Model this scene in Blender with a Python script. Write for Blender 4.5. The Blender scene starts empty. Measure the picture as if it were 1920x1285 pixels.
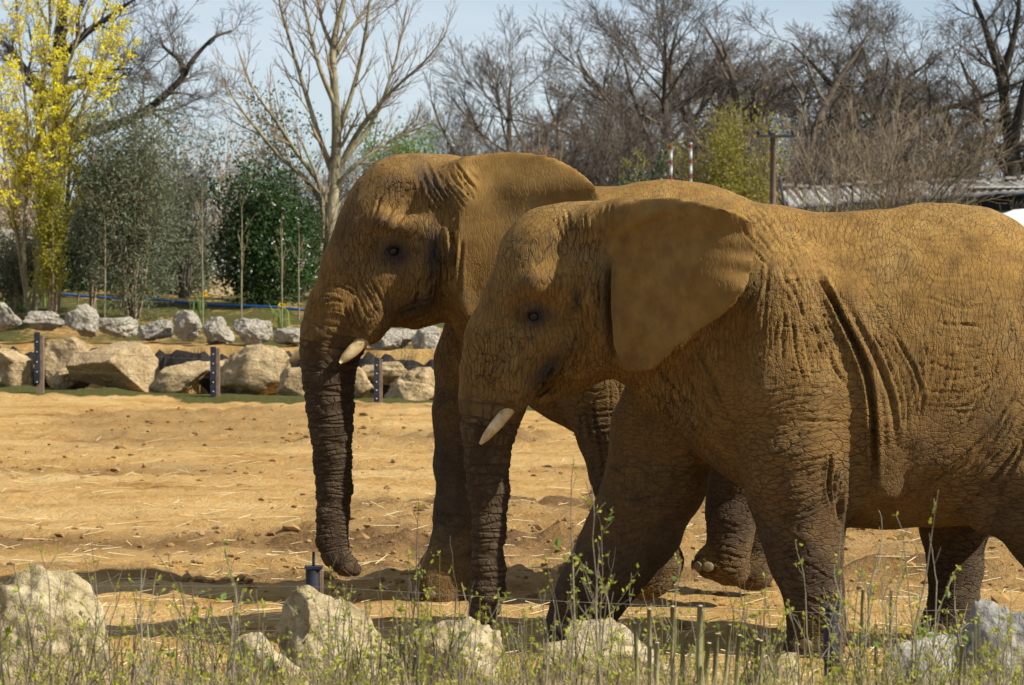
import bpy, bmesh, math, random
import numpy as np
from math import radians as R

# ------------------------------------------------------------------ camera, sky, sun, exposure
F = 5580.0            # focal length in photo pixels (1920 wide)
EYE = 2.3             # camera height
HZ = 522.0            # horizon row in the photo
sc = bpy.context.scene
cam_d = bpy.data.cameras.new('camera'); cam = bpy.data.objects.new('camera', cam_d)
sc.collection.objects.link(cam)
cam.location = (0, 0, EYE); cam.rotation_euler = (R(90), 0, 0)
cam_d.sensor_width = 36.0; cam_d.lens = F / 1920 * 36
cam_d.shift_y = -(642.5 - HZ) / 1920
cam_d.clip_start = 0.5; cam_d.clip_end = 4000
cam_d.dof.use_dof = True; cam_d.dof.focus_distance = 19.2; cam_d.dof.aperture_fstop = 7.2
sc.camera = cam

SUN = np.array([0.70, -0.28, 0.655]); SUN /= np.linalg.norm(SUN)
wd = bpy.data.worlds.new('World'); sc.world = wd; wd.use_nodes = True
nt = wd.node_tree; bg = nt.nodes['Background']
sky = nt.nodes.new('ShaderNodeTexSky'); sky.sky_type = 'NISHITA'; sky.sun_disc = False
sky.sun_elevation = math.asin(SUN[2]); sky.sun_rotation = math.atan2(SUN[0], SUN[1])
sky.air_density = 0.8; sky.dust_density = 0.25; sky.ozone_density = 3.0
veil = nt.nodes.new('ShaderNodeMix'); veil.data_type = 'RGBA'      # thin high cloud all over the sky
vn = nt.nodes.new('ShaderNodeTexNoise'); vn.inputs['Scale'].default_value = 3.0; vn.inputs['Detail'].default_value = 5.0
vm = nt.nodes.new('ShaderNodeMapping'); vm.inputs['Scale'].default_value = (1, 1, 7); vc = nt.nodes.new('ShaderNodeTexCoord')
vr = nt.nodes.new('ShaderNodeMapRange'); vr.inputs['From Min'].default_value = .35; vr.inputs['From Max'].default_value = .7; vr.inputs['To Min'].default_value = .22; vr.inputs['To Max'].default_value = .6
nt.links.new(vc.outputs['Generated'], vm.inputs['Vector']); nt.links.new(vm.outputs[0], vn.inputs['Vector']); nt.links.new(vn.outputs['Fac'], vr.inputs['Value'])
nt.links.new(vr.outputs[0], veil.inputs['Factor']); nt.links.new(sky.outputs[0], veil.inputs[6]); veil.inputs[7].default_value = (9.6, 10.1, 10.5, 1)
nt.links.new(veil.outputs[2], bg.inputs['Color']); bg.inputs['Strength'].default_value = 0.060
sun_d = bpy.data.lights.new('sun', 'SUN'); sun = bpy.data.objects.new('sun', sun_d)
sc.collection.objects.link(sun)
sun_d.energy = 5.0; sun_d.angle = R(0.6); sun_d.color = (1.0, 0.93, 0.80)
from mathutils import Vector
sun.rotation_euler = Vector(SUN).to_track_quat('Z', 'Y').to_euler(); sun.location = (30, -10, 30)
vs = sc.view_settings
vs.view_transform = 'Standard'; vs.look = 'None'; vs.gamma = 1; vs.use_curve_mapping = False; vs.exposure = 0.74
sc.cycles.use_denoising = True
sc.cycles.max_bounces = 6; sc.cycles.transparent_max_bounces = 8

# ------------------------------------------------------------------ helpers
rng = np.random.default_rng(7); random.seed(7)
COL = sc.collection

def px(x, y, Y):                       # point of the place seen at photo pixel x, y, at distance Y
    return np.array([(x - 960) / F * Y, Y, EYE - (y - HZ) / F * Y])

def hash3(i, j, k, seed=0):
    n = (i * 374761393 + j * 668265263 + k * 2147483647 + seed * 974711) & 0x7fffffff
    n = ((n ^ (n >> 13)) * 1274126177) & 0x7fffffff
    n = ((n ^ (n >> 16)) * 668265263) & 0x7fffffff
    return ((n ^ (n >> 15)) & 0xffff) / 65535.0

def noise(p, seed=0):                  # value noise in -1..1
    p = np.asarray(p, float); i = np.floor(p).astype(np.int64); f = p - i
    f = f * f * f * (f * (f * 6 - 15) + 10)
    r = 0
    for a in (0, 1):
        wx = f[..., 0] if a else 1 - f[..., 0]
        for b in (0, 1):
            wy = f[..., 1] if b else 1 - f[..., 1]
            for c in (0, 1):
                wz = f[..., 2] if c else 1 - f[..., 2]
                r = r + wx * wy * wz * hash3(i[..., 0] + a, i[..., 1] + b, i[..., 2] + c, seed)
    return r * 2 - 1

def fbm(p, oct=4, seed=0, gain=.5):
    p = np.asarray(p, float); r = 0; a = 1
    for o in range(oct):
        r = r + a * noise(p * 2 ** o + 17.3 * o, seed + o); a *= gain
    return r

def sstep(a, b, x):
    t = np.clip((x - a) / (b - a), 0, 1); return t * t * (3 - 2 * t)

def link(o, parent=None):
    COL.objects.link(o)
    if parent: o.parent = parent
    return o

def tag(o, label=None, cat=None, group=None, kind=None):
    if label: o['label'] = label
    if cat: o['category'] = cat
    if group: o['group'] = group
    if kind: o['kind'] = kind
    return o

def make_mesh(name, V, Fc, mat=None, smooth=True):
    V = np.asarray(V, np.float32); Fc = np.asarray(Fc, np.int32)
    me = bpy.data.meshes.new(name)
    n, k = Fc.shape
    me.vertices.add(len(V)); me.vertices.foreach_set('co', V.ravel())
    me.loops.add(n * k); me.loops.foreach_set('vertex_index', Fc.ravel())
    me.polygons.add(n); me.polygons.foreach_set('loop_start', np.arange(0, n * k, k, dtype=np.int32))
    me.update(calc_edges=True)
    me.polygons.foreach_set('use_smooth', np.full(n, smooth))
    if mat: me.materials.append(mat)
    return me

def mobj(name, V, Fc, mat, parent=None, smooth=True, loc=None):
    V = np.asarray(V, float)
    if loc is not None: V = V - np.asarray(loc)
    o = bpy.data.objects.new(name, make_mesh(name, V, Fc, mat, smooth))
    if loc is not None: o.location = loc
    return link(o, parent)

def empty(name, loc=(0, 0, 0)):
    o = bpy.data.objects.new(name, None); o.location = loc; o.empty_display_size = .2
    return link(o)

def ico(sub):
    bm = bmesh.new(); bmesh.ops.create_icosphere(bm, subdivisions=sub, radius=1)
    V = np.array([v.co for v in bm.verts]); Fc = np.array([[v.index for v in f.verts] for f in bm.faces]); bm.free()
    return V, Fc
ICO = {k: ico(k) for k in (1, 2, 3, 4, 5)}

def tubes(P0, P1, R0, R1, sides=4):    # many open tapered tubes in one go
    P0, P1 = np.asarray(P0, float), np.asarray(P1, float); R0, R1 = np.asarray(R0, float), np.asarray(R1, float)
    d = P1 - P0; d /= np.maximum(np.linalg.norm(d, axis=1, keepdims=True), 1e-9)
    up = np.where(np.abs(d[:, 2:3]) < .9, np.array([[0, 0, 1.]]), np.array([[1., 0, 0]]))
    a = np.cross(d, up); a /= np.linalg.norm(a, axis=1, keepdims=True); b = np.cross(d, a)
    th = np.arange(sides) * 2 * np.pi / sides
    ring = a[:, None] * np.cos(th)[None, :, None] + b[:, None] * np.sin(th)[None, :, None]
    V = np.concatenate([P0[:, None] + ring * R0[:, None, None], P1[:, None] + ring * R1[:, None, None]], 1)
    n = len(P0); base = np.arange(n)[:, None] * 2 * sides
    k = np.arange(sides)[None]; k2 = (k + 1) % sides
    Fc = np.stack([base + k, base + sides + k, base + sides + k2, base + k2], 2)
    return V.reshape(-1, 3), Fc.reshape(-1, 4)

def chain_tube(pts, rad, sides=10, cap=True):   # one smooth tube along a polyline
    pts = np.asarray(pts, float); n = len(pts); V = []; 
    t = np.gradient(pts, axis=0); t /= np.linalg.norm(t, axis=1, keepdims=True)
    up = np.array([0, 0, 1.]) if abs(t[0][2]) < .9 else np.array([0, 1., 0])
    for i in range(n):
        a = np.cross(t[i], up); a /= np.linalg.norm(a); b = np.cross(t[i], a); up = -np.cross(t[i], a) if 0 else up
        for k in range(sides):
            q = 2 * math.pi * k / sides
            V.append(pts[i] + (a * math.cos(q) + b * math.sin(q)) * rad[i])
    Fc = [[i * sides + k, (i + 1) * sides + k, (i + 1) * sides + (k + 1) % sides, i * sides + (k + 1) % sides] for i in range(n - 1) for k in range(sides)]
    if cap:
        for i in (0, n - 1):
            V.append(pts[i]); c = len(V) - 1
            for k in range(0, sides, 2):
                Fc.append([c, i * sides + k, i * sides + (k + 1) % sides, i * sides + (k + 2) % sides])
    return np.array(V), np.array(Fc)

def merge(parts):
    V, Fc, o = [], [], 0
    for v, f in parts:
        V.append(v); Fc.append(np.asarray(f) + o); o += len(v)
    return np.concatenate(V), np.concatenate(Fc)

def box(c, s, rz=0.0):
    x, y, z = np.asarray(s) / 2
    V = np.array([[i * x, j * y, k * z] for i in (-1, 1) for j in (-1, 1) for k in (-1, 1)])
    cz, sz = math.cos(rz), math.sin(rz)
    V = np.stack([V[:, 0] * cz - V[:, 1] * sz, V[:, 0] * sz + V[:, 1] * cz, V[:, 2]], 1) + np.asarray(c)
    return V, np.array([[0, 1, 3, 2], [4, 6, 7, 5], [0, 4, 5, 1], [2, 3, 7, 6], [0, 2, 6, 4], [1, 5, 7, 3]])

# ---- node helpers
class NT:
    def __init__(s, name):
        s.m = bpy.data.materials.new(name); s.m.use_nodes = True; s.t = s.m.node_tree
        s.b = s.t.nodes['Principled BSDF']; s.out = s.t.nodes['Material Output']
        s.b.inputs['Specular IOR Level'].default_value = .25; s.b.inputs['Roughness'].default_value = .85
    def n(s, ty, ins=None, **at):
        nd = s.t.nodes.new('ShaderNode' + ty)
        for k, v in at.items(): setattr(nd, k, v)
        for k, v in (ins or {}).items(): s.put(nd.inputs[k], v)
        return nd
    def put(s, sock, v):
        if isinstance(v, bpy.types.NodeSocket): s.t.links.new(v, sock)
        elif isinstance(v, bpy.types.Node): s.t.links.new(v.outputs[0], sock)
        else: sock.default_value = v if not (isinstance(v, tuple) and len(v) == 3 and sock.type == 'RGBA') else (*v, 1)
    def math(s, op, a, b=0.0, c=None, clamp=False):
        nd = s.n('Math', {0: a, 1: b}, operation=op, use_clamp=clamp)
        if c is not None: s.put(nd.inputs[2], c)
        return nd.outputs[0]
    def ramp(s, f, stops):
        nd = s.n('ValToRGB', {0: f}); cr = nd.color_ramp
        while len(cr.elements) < len(stops): cr.elements.new(.5)
        for e, (p, c) in zip(cr.elements, stops):
            e.position = p; e.color = (*c, 1) if isinstance(c, tuple) else (c, c, c, 1)
        return nd.outputs[0]
    def noise(s, co, scale, det=4, rough=.55, dist=0.0):
        return s.n('TexNoise', {'Vector': co, 'Scale': scale, 'Detail': det, 'Roughness': rough, 'Distortion': dist}).outputs['Fac']
    def mix(s, f, a, b, blend='MIX'):
        nd = s.n('Mix', data_type='RGBA', blend_type=blend)
        s.put(nd.inputs['Factor'], f); s.put(nd.inputs['A'], a); s.put(nd.inputs['B'], b)
        return nd.outputs['Result']
    def attr(s, name): return s.n('Attribute', attribute_name=name)
    def map(s, co, scale=(1, 1, 1), rot=(0, 0, 0), loc=(0, 0, 0)):
        return s.n('Mapping', {'Vector': co, 'Scale': scale, 'Rotation': rot, 'Location': loc}).outputs[0]
    def bump(s, h, strength=.5, dist=.02):
        s.put(s.b.inputs['Normal'], s.n('Bump', {'Height': h, 'Strength': strength, 'Distance': dist}).outputs[0])
    def obj(s): return s.n('TexCoord').outputs['Object']

def simple_mat(name, c1, c2, scale=8, rough=.85, bump=.3, bdist=.02, spec=.25, rand=False):
    t = NT(name); co = t.obj()
    f = t.noise(co, scale, 6, .6)
    f2 = t.ramp(f, [(.32, 0.0), (.68, 1.0)])
    t.put(t.b.inputs['Base Color'], t.mix(f2, c1, c2)); t.b.inputs['Roughness'].default_value = rough
    t.b.inputs['Specular IOR Level'].default_value = spec
    if bump: t.bump(t.noise(co, scale * 4, 4, .6), bump, bdist)
    return t.m
# ------------------------------------------------------------------ terrain
def edge_b(X, Y): return Y + .77 * np.clip(X, -30, 8) - 52.8          # metres beyond the far edge of the sand
def terrain(X, Y, fine=False):
    X = np.asarray(X, float); Y = np.asarray(Y, float); b = edge_b(X, Y)
    wob = noise(np.stack([X * .35, Y * .35, X * 0], -1), 3) * .5
    z = .05 * sstep(-.5, .8, b) - .12 * sstep(1.0, 2.0, b) * sstep(3.2, 2.4, b)
    z = z + .84 * sstep(2.55, 3.05, b + wob * .25) + .92 * sstep(3.0, 16, b) + .2 * sstep(16, 60, b)
    z = z - .045 * np.clip(X + 8, -14, 12) * sstep(4, 12, b)
    if fine:
        p = np.stack([X, Y, X * 0], -1)
        s = sstep(.4, -.6, b) * sstep(9, 14, Y)
        churn = sstep(.05, .5, noise(p * [.22, .16, 1] + 4.2, 21)) + .9 * np.exp(-((Y - 26.3 + .25 * np.sin(X * 1.3)) / .7) ** 2) + .8 * np.exp(-((Y - 35.5 + .4 * np.sin(X)) / 1.1) ** 2)
        gate = sstep(-.1, .4, noise(p * [.35, .25, 1] + 8.1, 23)); churn = churn + gate * (.8 * np.exp(-((Y - 30.6 + .3 * np.sin(X * .9 + 1)) / .7) ** 2) + .8 * np.exp(-((Y - 43 + .5 * np.sin(X * .7)) / 1.5) ** 2) + .7 * np.exp(-((Y - 23.4 + .2 * np.sin(X * 1.7)) / .5) ** 2))
        big = fbm(p * [.5, .8, 1], 3, 31) * .045
        lump = np.abs(fbm(p * [2.1, 2.3, 1], 4, 41)) * .085 - .03
        foot = -np.maximum(0, noise(p * [2.6, 2.4, 1], 55) - .35) * .10
        z = z + s * (big + churn * lump * .85 + (1 - np.clip(churn, 0, 1)) * lump * .3 + foot * .5)
        z = z + (1 - s) * fbm(p * [1.2, 1.2, 1], 4, 61) * .05 * sstep(0, 1, b)
    return z
def tz(x, y): return float(terrain(np.array(x), np.array(y)))
def pxg(x, b):                         # ground point seen in pixel column x, b metres beyond the sand's edge
    k = (x - 960) / F; Y = (52.8 + b) / (1 + .77 * k)
    return np.array([k * Y, Y, tz(k * Y, Y)])

def ground_material():
    t = NT('paddock_ground'); co = t.obj()
    g = t.attr('grass').outputs['Fac']; so = t.attr('soil_and_shade').outputs['Fac']
    n1 = t.noise(t.map(co, (.5, 1.0, 1)), .9, 6, .62); n2 = t.noise(co, 5, 6, .65); n3 = t.noise(co, 26, 5, .65)
    f = t.math('ADD', t.math('MULTIPLY', n1, .55), t.math('MULTIPLY', n2, .45))
    sand = t.ramp(f, [(.36, (.27, .142, .04)), (.44, (.46, .275, .09)), (.55, (.58, .38, .15)), (.68, (.66, .49, .25))])
    sand = t.mix(t.ramp(n3, [(.28, .8), (.42, 0.0)]), sand, (.24, .135, .05))
    soil_and_shade = t.ramp(t.math('ADD', t.math('MULTIPLY', n3, .5), t.math('MULTIPLY', n2, .5)), [(.35, (.085, .048, .022)), (.5, (.16, .092, .040)), (.65, (.27, .17, .078))])
    c = t.mix(t.math('ADD', so, t.math('MULTIPLY', t.math('SUBTRACT', n2, .5), 1.6), clamp=True), sand, soil_and_shade)
    gr = t.ramp(n3, [(.3, (.035, .04, .012)), (.5, (.08, .088, .022)), (.68, (.17, .13, .055))])
    gm = t.ramp(t.math('ADD', g, t.math('MULTIPLY', t.math('SUBTRACT', n2, .5), 1.3)), [(.42, 0.0), (.6, 1.0)])
    c = t.mix(gm, c, gr)
    t.put(t.b.inputs['Base Color'], c); t.b.inputs['Roughness'].default_value = .95; t.b.inputs['Specular IOR Level'].default_value = .1
    t.bump(t.math('ADD', t.math('ADD', t.math('MULTIPLY', n3, .6), t.math('MULTIPLY', t.noise(co, 70, 4, .7), .4)), t.math('MULTIPLY', t.noise(co, 9, 5, .65), 1.3)), 1.0, .07)
    return t.m
GROUND = ground_material()
def build_ground():
    k = np.linspace(1 / 13.5, 1 / 63, 370); Ys = np.r_[np.linspace(-60, 8, 12), np.linspace(9, 13.3, 12), 1 / k, np.linspace(64, 90, 40), np.geomspace(93, 1500, 26)]
    u = np.r_[-np.geomspace(60, .27, 16), np.linspace(-.22, .22, 330), np.geomspace(.27, 60, 16)]
    A = np.maximum(Ys, 14)
    Y = np.repeat(Ys[:, None], len(u), 1)
    X = u[None] * A[:, None]
    X = np.clip(X, -1400, 1400) + np.where(np.abs(X) > 1400, np.sign(X) * (np.abs(u)[None] * .5), 0)
    Z = terrain(X, Y, True)
    V = np.stack([X, Y, Z], -1).reshape(-1, 3); n, m = Y.shape
    i = np.arange(n - 1)[:, None] * m + np.arange(m - 1)[None]
    Fc = np.stack([i, i + 1, i + m + 1, i + m], -1).reshape(-1, 4)
    o = mobj('ground', V, Fc, GROUND); tag(o, kind='structure')
    x, y = V[:, 0], V[:, 1]; b = edge_b(x, y); p = V * [1, 1, 0]
    nn = noise(p * .5, 71) * .5 + noise(p * 1.7, 72) * .3
    gr = sstep(-1.2, -.2, b + nn * 1.6) * sstep(2.2, 1.2, b) * .95 + sstep(3.0, 5, b) * (.60 + nn * .5) + sstep(12, 30, b) * .25
    gr += sstep(13.5, 11, y) * .6
    so = .75 * np.exp(-((y - 26.0 + .25 * np.sin(x * 1.3)) / .9) ** 2) * sstep(1.5, -.5, x) + .5 * np.exp(-((y - 36 + .4 * np.sin(x)) / 1.0) ** 2) * sstep(.0, .5, noise(p * [.4, .2, 1], 77) + .3)  # first band: soil colour standing in for the rear elephant's cast shadow
    so += sstep(.25, .6, noise(p * [.22, .16, 1] + [4.2, 4.2, 4.2 - 0], 21)) * .45 * sstep(.5, -1, b) + .5 * sstep(-.1, .4, noise(p * [.35, .25, 1] + 8.1, 23)) * (np.exp(-((y - 30.6 + .3 * np.sin(x * .9 + 1)) / .6) ** 2) + np.exp(-((y - 43 + .5 * np.sin(x * .7)) / 1.2) ** 2) + np.exp(-((y - 23.4 + .2 * np.sin(x * 1.7)) / .4) ** 2)) + .45 * sstep(2.9, 4.5, b) * sstep(9, 5, b)
    for nme, a in (('grass', gr), ('soil_and_shade', so)):
        at = o.data.attributes.new(nme, 'FLOAT', 'POINT'); at.data.foreach_set('value', np.clip(a, 0, 1).astype(np.float32))
build_ground()

# loose clods and straw lying on the sand
def scatter():
    n = 1700; rg = np.random.default_rng(5)
    k = rg.uniform(1 / 52, 1 / 17, n * 6); Y = 1 / k; X = rg.uniform(-.19, .19, len(Y)) * Y
    p = np.stack([X, Y, X * 0], -1)
    w = sstep(.0, .5, noise(p * [.22, .16, 1] + 4.2, 21)) + 1.2 * np.exp(-((Y - 26.3 + .25 * np.sin(X * 1.3)) / .8) ** 2) + 1.2 * np.exp(-((Y - 35.5 + .4 * np.sin(X)) / 1.2) ** 2) + .05 + .8 * sstep(-3, -.5, edge_b(X, Y))
    keep = np.nonzero((rg.uniform(0, 1, len(Y)) < w * .5) & (edge_b(X, Y) < 0))[0][:n]
    X, Y = X[keep], Y[keep]; Z = terrain(X, Y, True)
    V0, F0 = ICO[1]; parts = []
    for i in range(len(X)):
        s = rg.uniform(.008, .024) * (1.0 if rg.uniform() < .93 else 2.2) * (1 + .012 * Y[i])
        d = V0 * (1 + rg.uniform(-.4, .35, (len(V0), 1))) * [s * rg.uniform(.8, 1.7), s, s * rg.uniform(.5, .9)]
        parts.append((d + [X[i], Y[i], Z[i] + s * .25], F0))
    o = mobj('soil_clods', *merge(parts), simple_mat('clod', (.12, .065, .025), (.36, .22, .085), 1.5, .95, .4), smooth=False)
    tag(o, 'loose brown clods of earth strewn over the sand', 'clods', kind='stuff')
    n = 1500; k = rg.uniform(1 / 45, 1 / 16.5, n); Y = 1 / k; X = rg.uniform(-.19, .19, n) * Y; Z = terrain(X, Y, True) + .012
    a = rg.normal(0, .55, n); L = rg.uniform(.03, .14, n); d = np.stack([np.cos(a) * L, np.sin(a) * L, rg.uniform(-.02, .03, n)], 1)
    c = np.stack([X, Y, Z], 1); V, Fc = tubes(c - d, c + d, np.full(n, .004), np.full(n, .003), 3)
    o = mobj('straw', V, Fc, simple_mat('straw', (.50, .40, .20), (.66, .56, .34), 3, .8, 0), smooth=False)
    tag(o, 'dry pale straw bits scattered over the paddock sand', 'straw', kind='stuff')
scatter()

# ------------------------------------------------------------------ boulders
def rock_material(name, c0, c1, c2, pit=.5):
    t = NT(name); co = t.obj(); oi = t.n('ObjectInfo').outputs['Random']
    co2 = t.n('VectorMath', {0: co, 1: t.n('CombineXYZ', {0: t.math('MULTIPLY', oi, 37.0), 1: t.math('MULTIPLY', oi, 11.0)}).outputs[0]}, operation='ADD').outputs[0]
    n1 = t.noise(co2, 3.5, 7, .62); n2 = t.noise(co2, 16, 6, .65)
    v = t.n('TexVoronoi', {'Vector': co2, 'Scale': 17.0}, feature='SMOOTH_F1').outputs['Distance']
    f = t.math('ADD', t.math('MULTIPLY', n1, .5), t.math('MULTIPLY', n2, .5))
    c = t.ramp(f, [(.34, c0), (.5, c1), (.64, c2)])
    c = t.mix(t.ramp(t.noise(co2, 42, 3, .6), [(.60, 0.0), (.70, .7)]), c, tuple(x * .35 for x in c0))
    t.put(t.b.inputs['Base Color'], c); t.b.inputs['Roughness'].default_value = .93; t.b.inputs['Specular IOR Level'].default_value = .12
    h = t.math('ADD', t.math('MULTIPLY', v, pit), t.math('ADD', t.math('MULTIPLY', n2, .7), t.math('MULTIPLY', t.noise(co2, 60, 4, .7), .35)))
    t.bump(h, .9, .05)
    return t.m
TAN = rock_material('tan_boulder', (.18, .125, .062), (.33, .245, .135), (.46, .365, .225))
GREY = rock_material('grey_boulder', (.15, .135, .11), (.29, .265, .215), (.42, .39, .33), .9)
CREAM = rock_material('cream_boulder', (.19, .14, .07), (.38, .31, .18), (.54, .47, .32), 1.0)
BLUE = rock_material('blue_grey_boulder', (.13, .125, .115), (.27, .26, .24), (.42, .39, .32), 1.0)
def rock(x0, x1, y0, y1, Y, mat, seed, label, group, cuts=11, depth=.8, rough=.10, name='boulder', sub=5, lean=0.0, sides=(), pw=.72):
    rg = np.random.default_rng(seed); V, Fc = ICO[sub]; V = np.sign(V) * np.abs(V) ** pw
    for n in sides: 
        n = np.array(n, float); d = n[3] if len(n) > 3 else .6; n = n[:3] / np.linalg.norm(n[:3])
        q = V @ n - d; V -= np.maximum(q, 0)[:, None] * n
    for _ in range(cuts):
        n = rg.normal(size=3); n /= np.linalg.norm(n); q = V @ n - rg.uniform(.5, .85); V -= np.maximum(q, 0)[:, None] * n * .92
    nn = V / np.linalg.norm(V, axis=1, keepdims=True)
    V = V + nn * (fbm(V * 1.7, 3, seed) * rough + fbm(V * 6, 3, seed + 9) * rough * .38 - np.maximum(0, noise(V * 9, seed + 3) - .45) * rough * .8)[:, None]
    V[:, 0] += lean * V[:, 2]
    V = (V - V.min(0)) / (V.max(0) - V.min(0))
    a, c = px(x0, y0, Y), px(x1, y1, Y); w, h = c[0] - a[0], a[2] - c[2]
    V = V * [w, w * depth, h] + [a[0], Y - w * depth * .5, c[2]]
    loc = np.array([(a[0] + c[0]) / 2, Y, c[2]])
    o = mobj(name, V, Fc, mat, loc=loc)
    return tag(o, label, 'boulder', group)
gT = 'tan boulders along the sand edge'; gG = 'pale boulders in a row on the bank'; gF = 'boulders by the near fence'
def Yb(x, b): return pxg(x, b)[1]
for i, (x0, x1, y0, y1, b, lab, kw) in enumerate([
    (-45, 66, 652, 732, 1.7, 'tan boulder with pointed top beside the taller dark fence post', {}),
    (72, 172, 631, 732, 2.4, 'rough tan boulder behind the big slab shaped one', {}),
    (128, 298, 640, 735, 1.7, 'big slab shaped tan boulder with overhanging dark underside', dict(sides=[(-.2, -.75, -.65, .42), (.75, -.65, .1, .62), (-.15, -.35, .92, .72)], cuts=6, rough=.05)),
    (92, 150, 690, 734, 1.2, 'low tan boulder tucked in front of the big slab', {}),
    (278, 397, 676, 742, 1.7, 'ochre boulder sloping up to the second fence post', dict(lean=.5)),
    (398, 548, 644, 748, 1.9, 'tall tan boulder with rounded peak right of the second fence post', dict(lean=-.1)),
    (400, 470, 668, 735, 2.5, 'small tan boulder behind the second fence post', {}),
    (518, 606, 688, 748, 1.5, 'low tan boulder behind the hanging grey trunk', {}),
    (628, 702, 686, 758, 1.5, 'tan boulder between grey trunk and third fence post', {}),
    (664, 766, 677, 722, 2.3, 'squarish tan boulder behind the third fence post', {}),
    (716, 815, 711, 768, 1.4, 'rounded tan boulder beside the third fence post', {}),
    (742, 835, 688, 736, 2.3, 'small tan boulder next to the forward elephant leg', {})]):
    rock(x0, x1, y0, y1 + 4, Yb((x0 + x1) / 2, b), TAN, 100 + i, lab, gT, **kw)
for i, (x0, x1, y0, y1, lab) in enumerate([
    (-22, 42, 567, 622, 'pale boulder under the daffodil leaves'),
    (47, 128, 583, 618, 'long low pale boulder beside the upright blunt one'),
    (122, 187, 569, 632, 'upright blunt pale boulder, tallest of the row on the bank'),
    (186, 258, 594, 631, 'low pitted pale boulder right of the tallest bank boulder'),
    (257, 327, 599, 637, 'darker smooth bank boulder beside the one with a hole'),
    (324, 379, 581, 639, 'tall pale boulder with a hollow at its foot'),
    (379, 441, 593, 648, 'round grey boulder leaning down the bank'),
    (437, 512, 596, 646, 'wide speckled grey boulder on the bank'),
    (511, 576, 613, 645, 'small flat grey boulder next to the far tusk'),
    (600, 680, 612, 650, 'grey bank boulder behind the rear elephant tusk'),
    (686, 782, 614, 659, 'wide grey boulder under the rear elephant jaw'),
    (771, 826, 611, 666, 'upright grey boulder touching the dark elephant foreleg')]):
    rock(x0, x1, y0, y1 + 3, Yb((x0 + x1) / 2, 4.2), GREY, 300 + i, lab, gG, cuts=7, rough=.15)
for i, (x0, x1, y0, Y, m, lab, kw) in enumerate([
    (-60, 205, 1056, 15.0, CREAM, 'tall domed cream boulder in the near scrub', dict(pw=.95, cuts=6)),
    (515, 765, 1096, 15.1, CREAM, 'pointed cream boulder in front of the short fence post', {}),
    (420, 600, 1190, 14.6, CREAM, 'low cream boulder at the foot of the pointed one', {}),
    (756, 946, 1158, 15.4, CREAM, 'cream boulder below the front elephant trunk tip', {}),
    (985, 1265, 1164, 15.2, CREAM, 'wide flat cream boulder below the striding elephant foot', {}),
    (1370, 1502, 1222, 15.5, CREAM, 'small white boulder beside the cut stems', {}),
    (1640, 1800, 1186, 15.0, BLUE, 'speckled grey boulder below the far hind leg', {}),
    (1768, 1950, 1122, 15.3, BLUE, 'large blue grey boulder with peaked top in the near scrub', {}),
    (180, 330, 1240, 14.8, TAN, 'low brown boulder beside the tall domed cream one', {}),
    (640, 790, 1235, 14.7, CREAM, 'low cream boulder half buried between two larger ones', {})]):
    yb = HZ + 2.34 * F / Y
    rock(x0, x1, y0, yb, Y, m, 500 + i, lab, gF, **{**dict(cuts=9, rough=.13, depth=.75, pw=.66), **kw})

# ------------------------------------------------------------------ dark liner of the ditch, fence posts, pipe
def liner():
    xs = np.linspace(-60, 880, 90); top, bot, mid = [], [], []
    for i, x in enumerate(xs):
        h = .76 + .06 * math.sin(i * .37) + .05 * math.sin(i * 1.7) + .04 * math.sin(i * 4.1)
        a = pxg(x, 2.50); c = pxg(x, 2.62)
        mid.append([a[0], a[1] + .03 * math.sin(i * .9), -.10]); top.append([c[0], c[1] + .04 * math.sin(i * 1.3), h]); bot.append([c[0], c[1] + .5, h - .06])
    V = np.array(mid + top + bot); n = len(xs)
    Fc = [[k * n + i, k * n + i + 1, (k + 1) * n + i + 1, (k + 1) * n + i] for k in (0, 1) for i in range(n - 1)]
    loc = V.mean(0) * [1, 1, 0]
    o = mobj('ditch_liner', V, Fc, simple_mat('black_liner', (.014, .012, .011), (.045, .038, .032), 6, .6, .6, .05), loc=loc)
    m = o.modifiers.new('thick', 'SOLIDIFY'); m.thickness = .03
    tag(o, 'black sheet lining the ditch bank behind the tan boulders', 'ditch liner')
liner()
RUB = simple_mat('dark_rubber_board', (.012, .014, .022), (.035, .038, .055), 9, .7, .3, .01)
WOOD = simple_mat('weathered_post_wood', (.13, .085, .055), (.24, .17, .12), 12, .85, .4, .01)
STEEL = simple_mat('dull_steel', (.32, .32, .33), (.5, .5, .5), 20, .45, 0, spec=.5)
def far_post(x, y0, y1, w, lab, foot):
    Y = F * EYE / (y1 + 2 - HZ); c = px(x, y1, Y); h = px(x, y0, Y)[2] + .02; wd = w / F * Y
    r = empty('fence_post', (c[0], c[1], 0)); tag(r, lab, 'fence post', 'dark faced posts along the sand edge')
    mobj('wooden_post', *box((wd * .18, .05, h / 2 - .04), (wd * .9, wd * .8, h + .04)), WOOD, r, False)
    mobj('rubber_face', *box((-wd * .12, -wd * .4 + .02, h / 2 + foot), (wd * .72, .05, h - foot * 1.2)), RUB, r, False)
    for k in range(5):
        V, Fc = ICO[1]; mobj('bolt', V * .016 + [-wd * .12, -wd * .4 - .006, foot + .1 + (h - foot - .15) * k / 4.5], Fc, STEEL, r)
    return Y
far_post(72, 629, 735, 15, 'tallest dark faced fence post with bare wooden foot beside tan boulders', .12)
far_post(402, 653, 744, 15, 'dark faced fence post leaning against the tall rounded tan boulder', .02)
far_post(708, 674, 758, 14, 'short dark faced fence post between grey trunk and elephant foreleg', .02)
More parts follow.
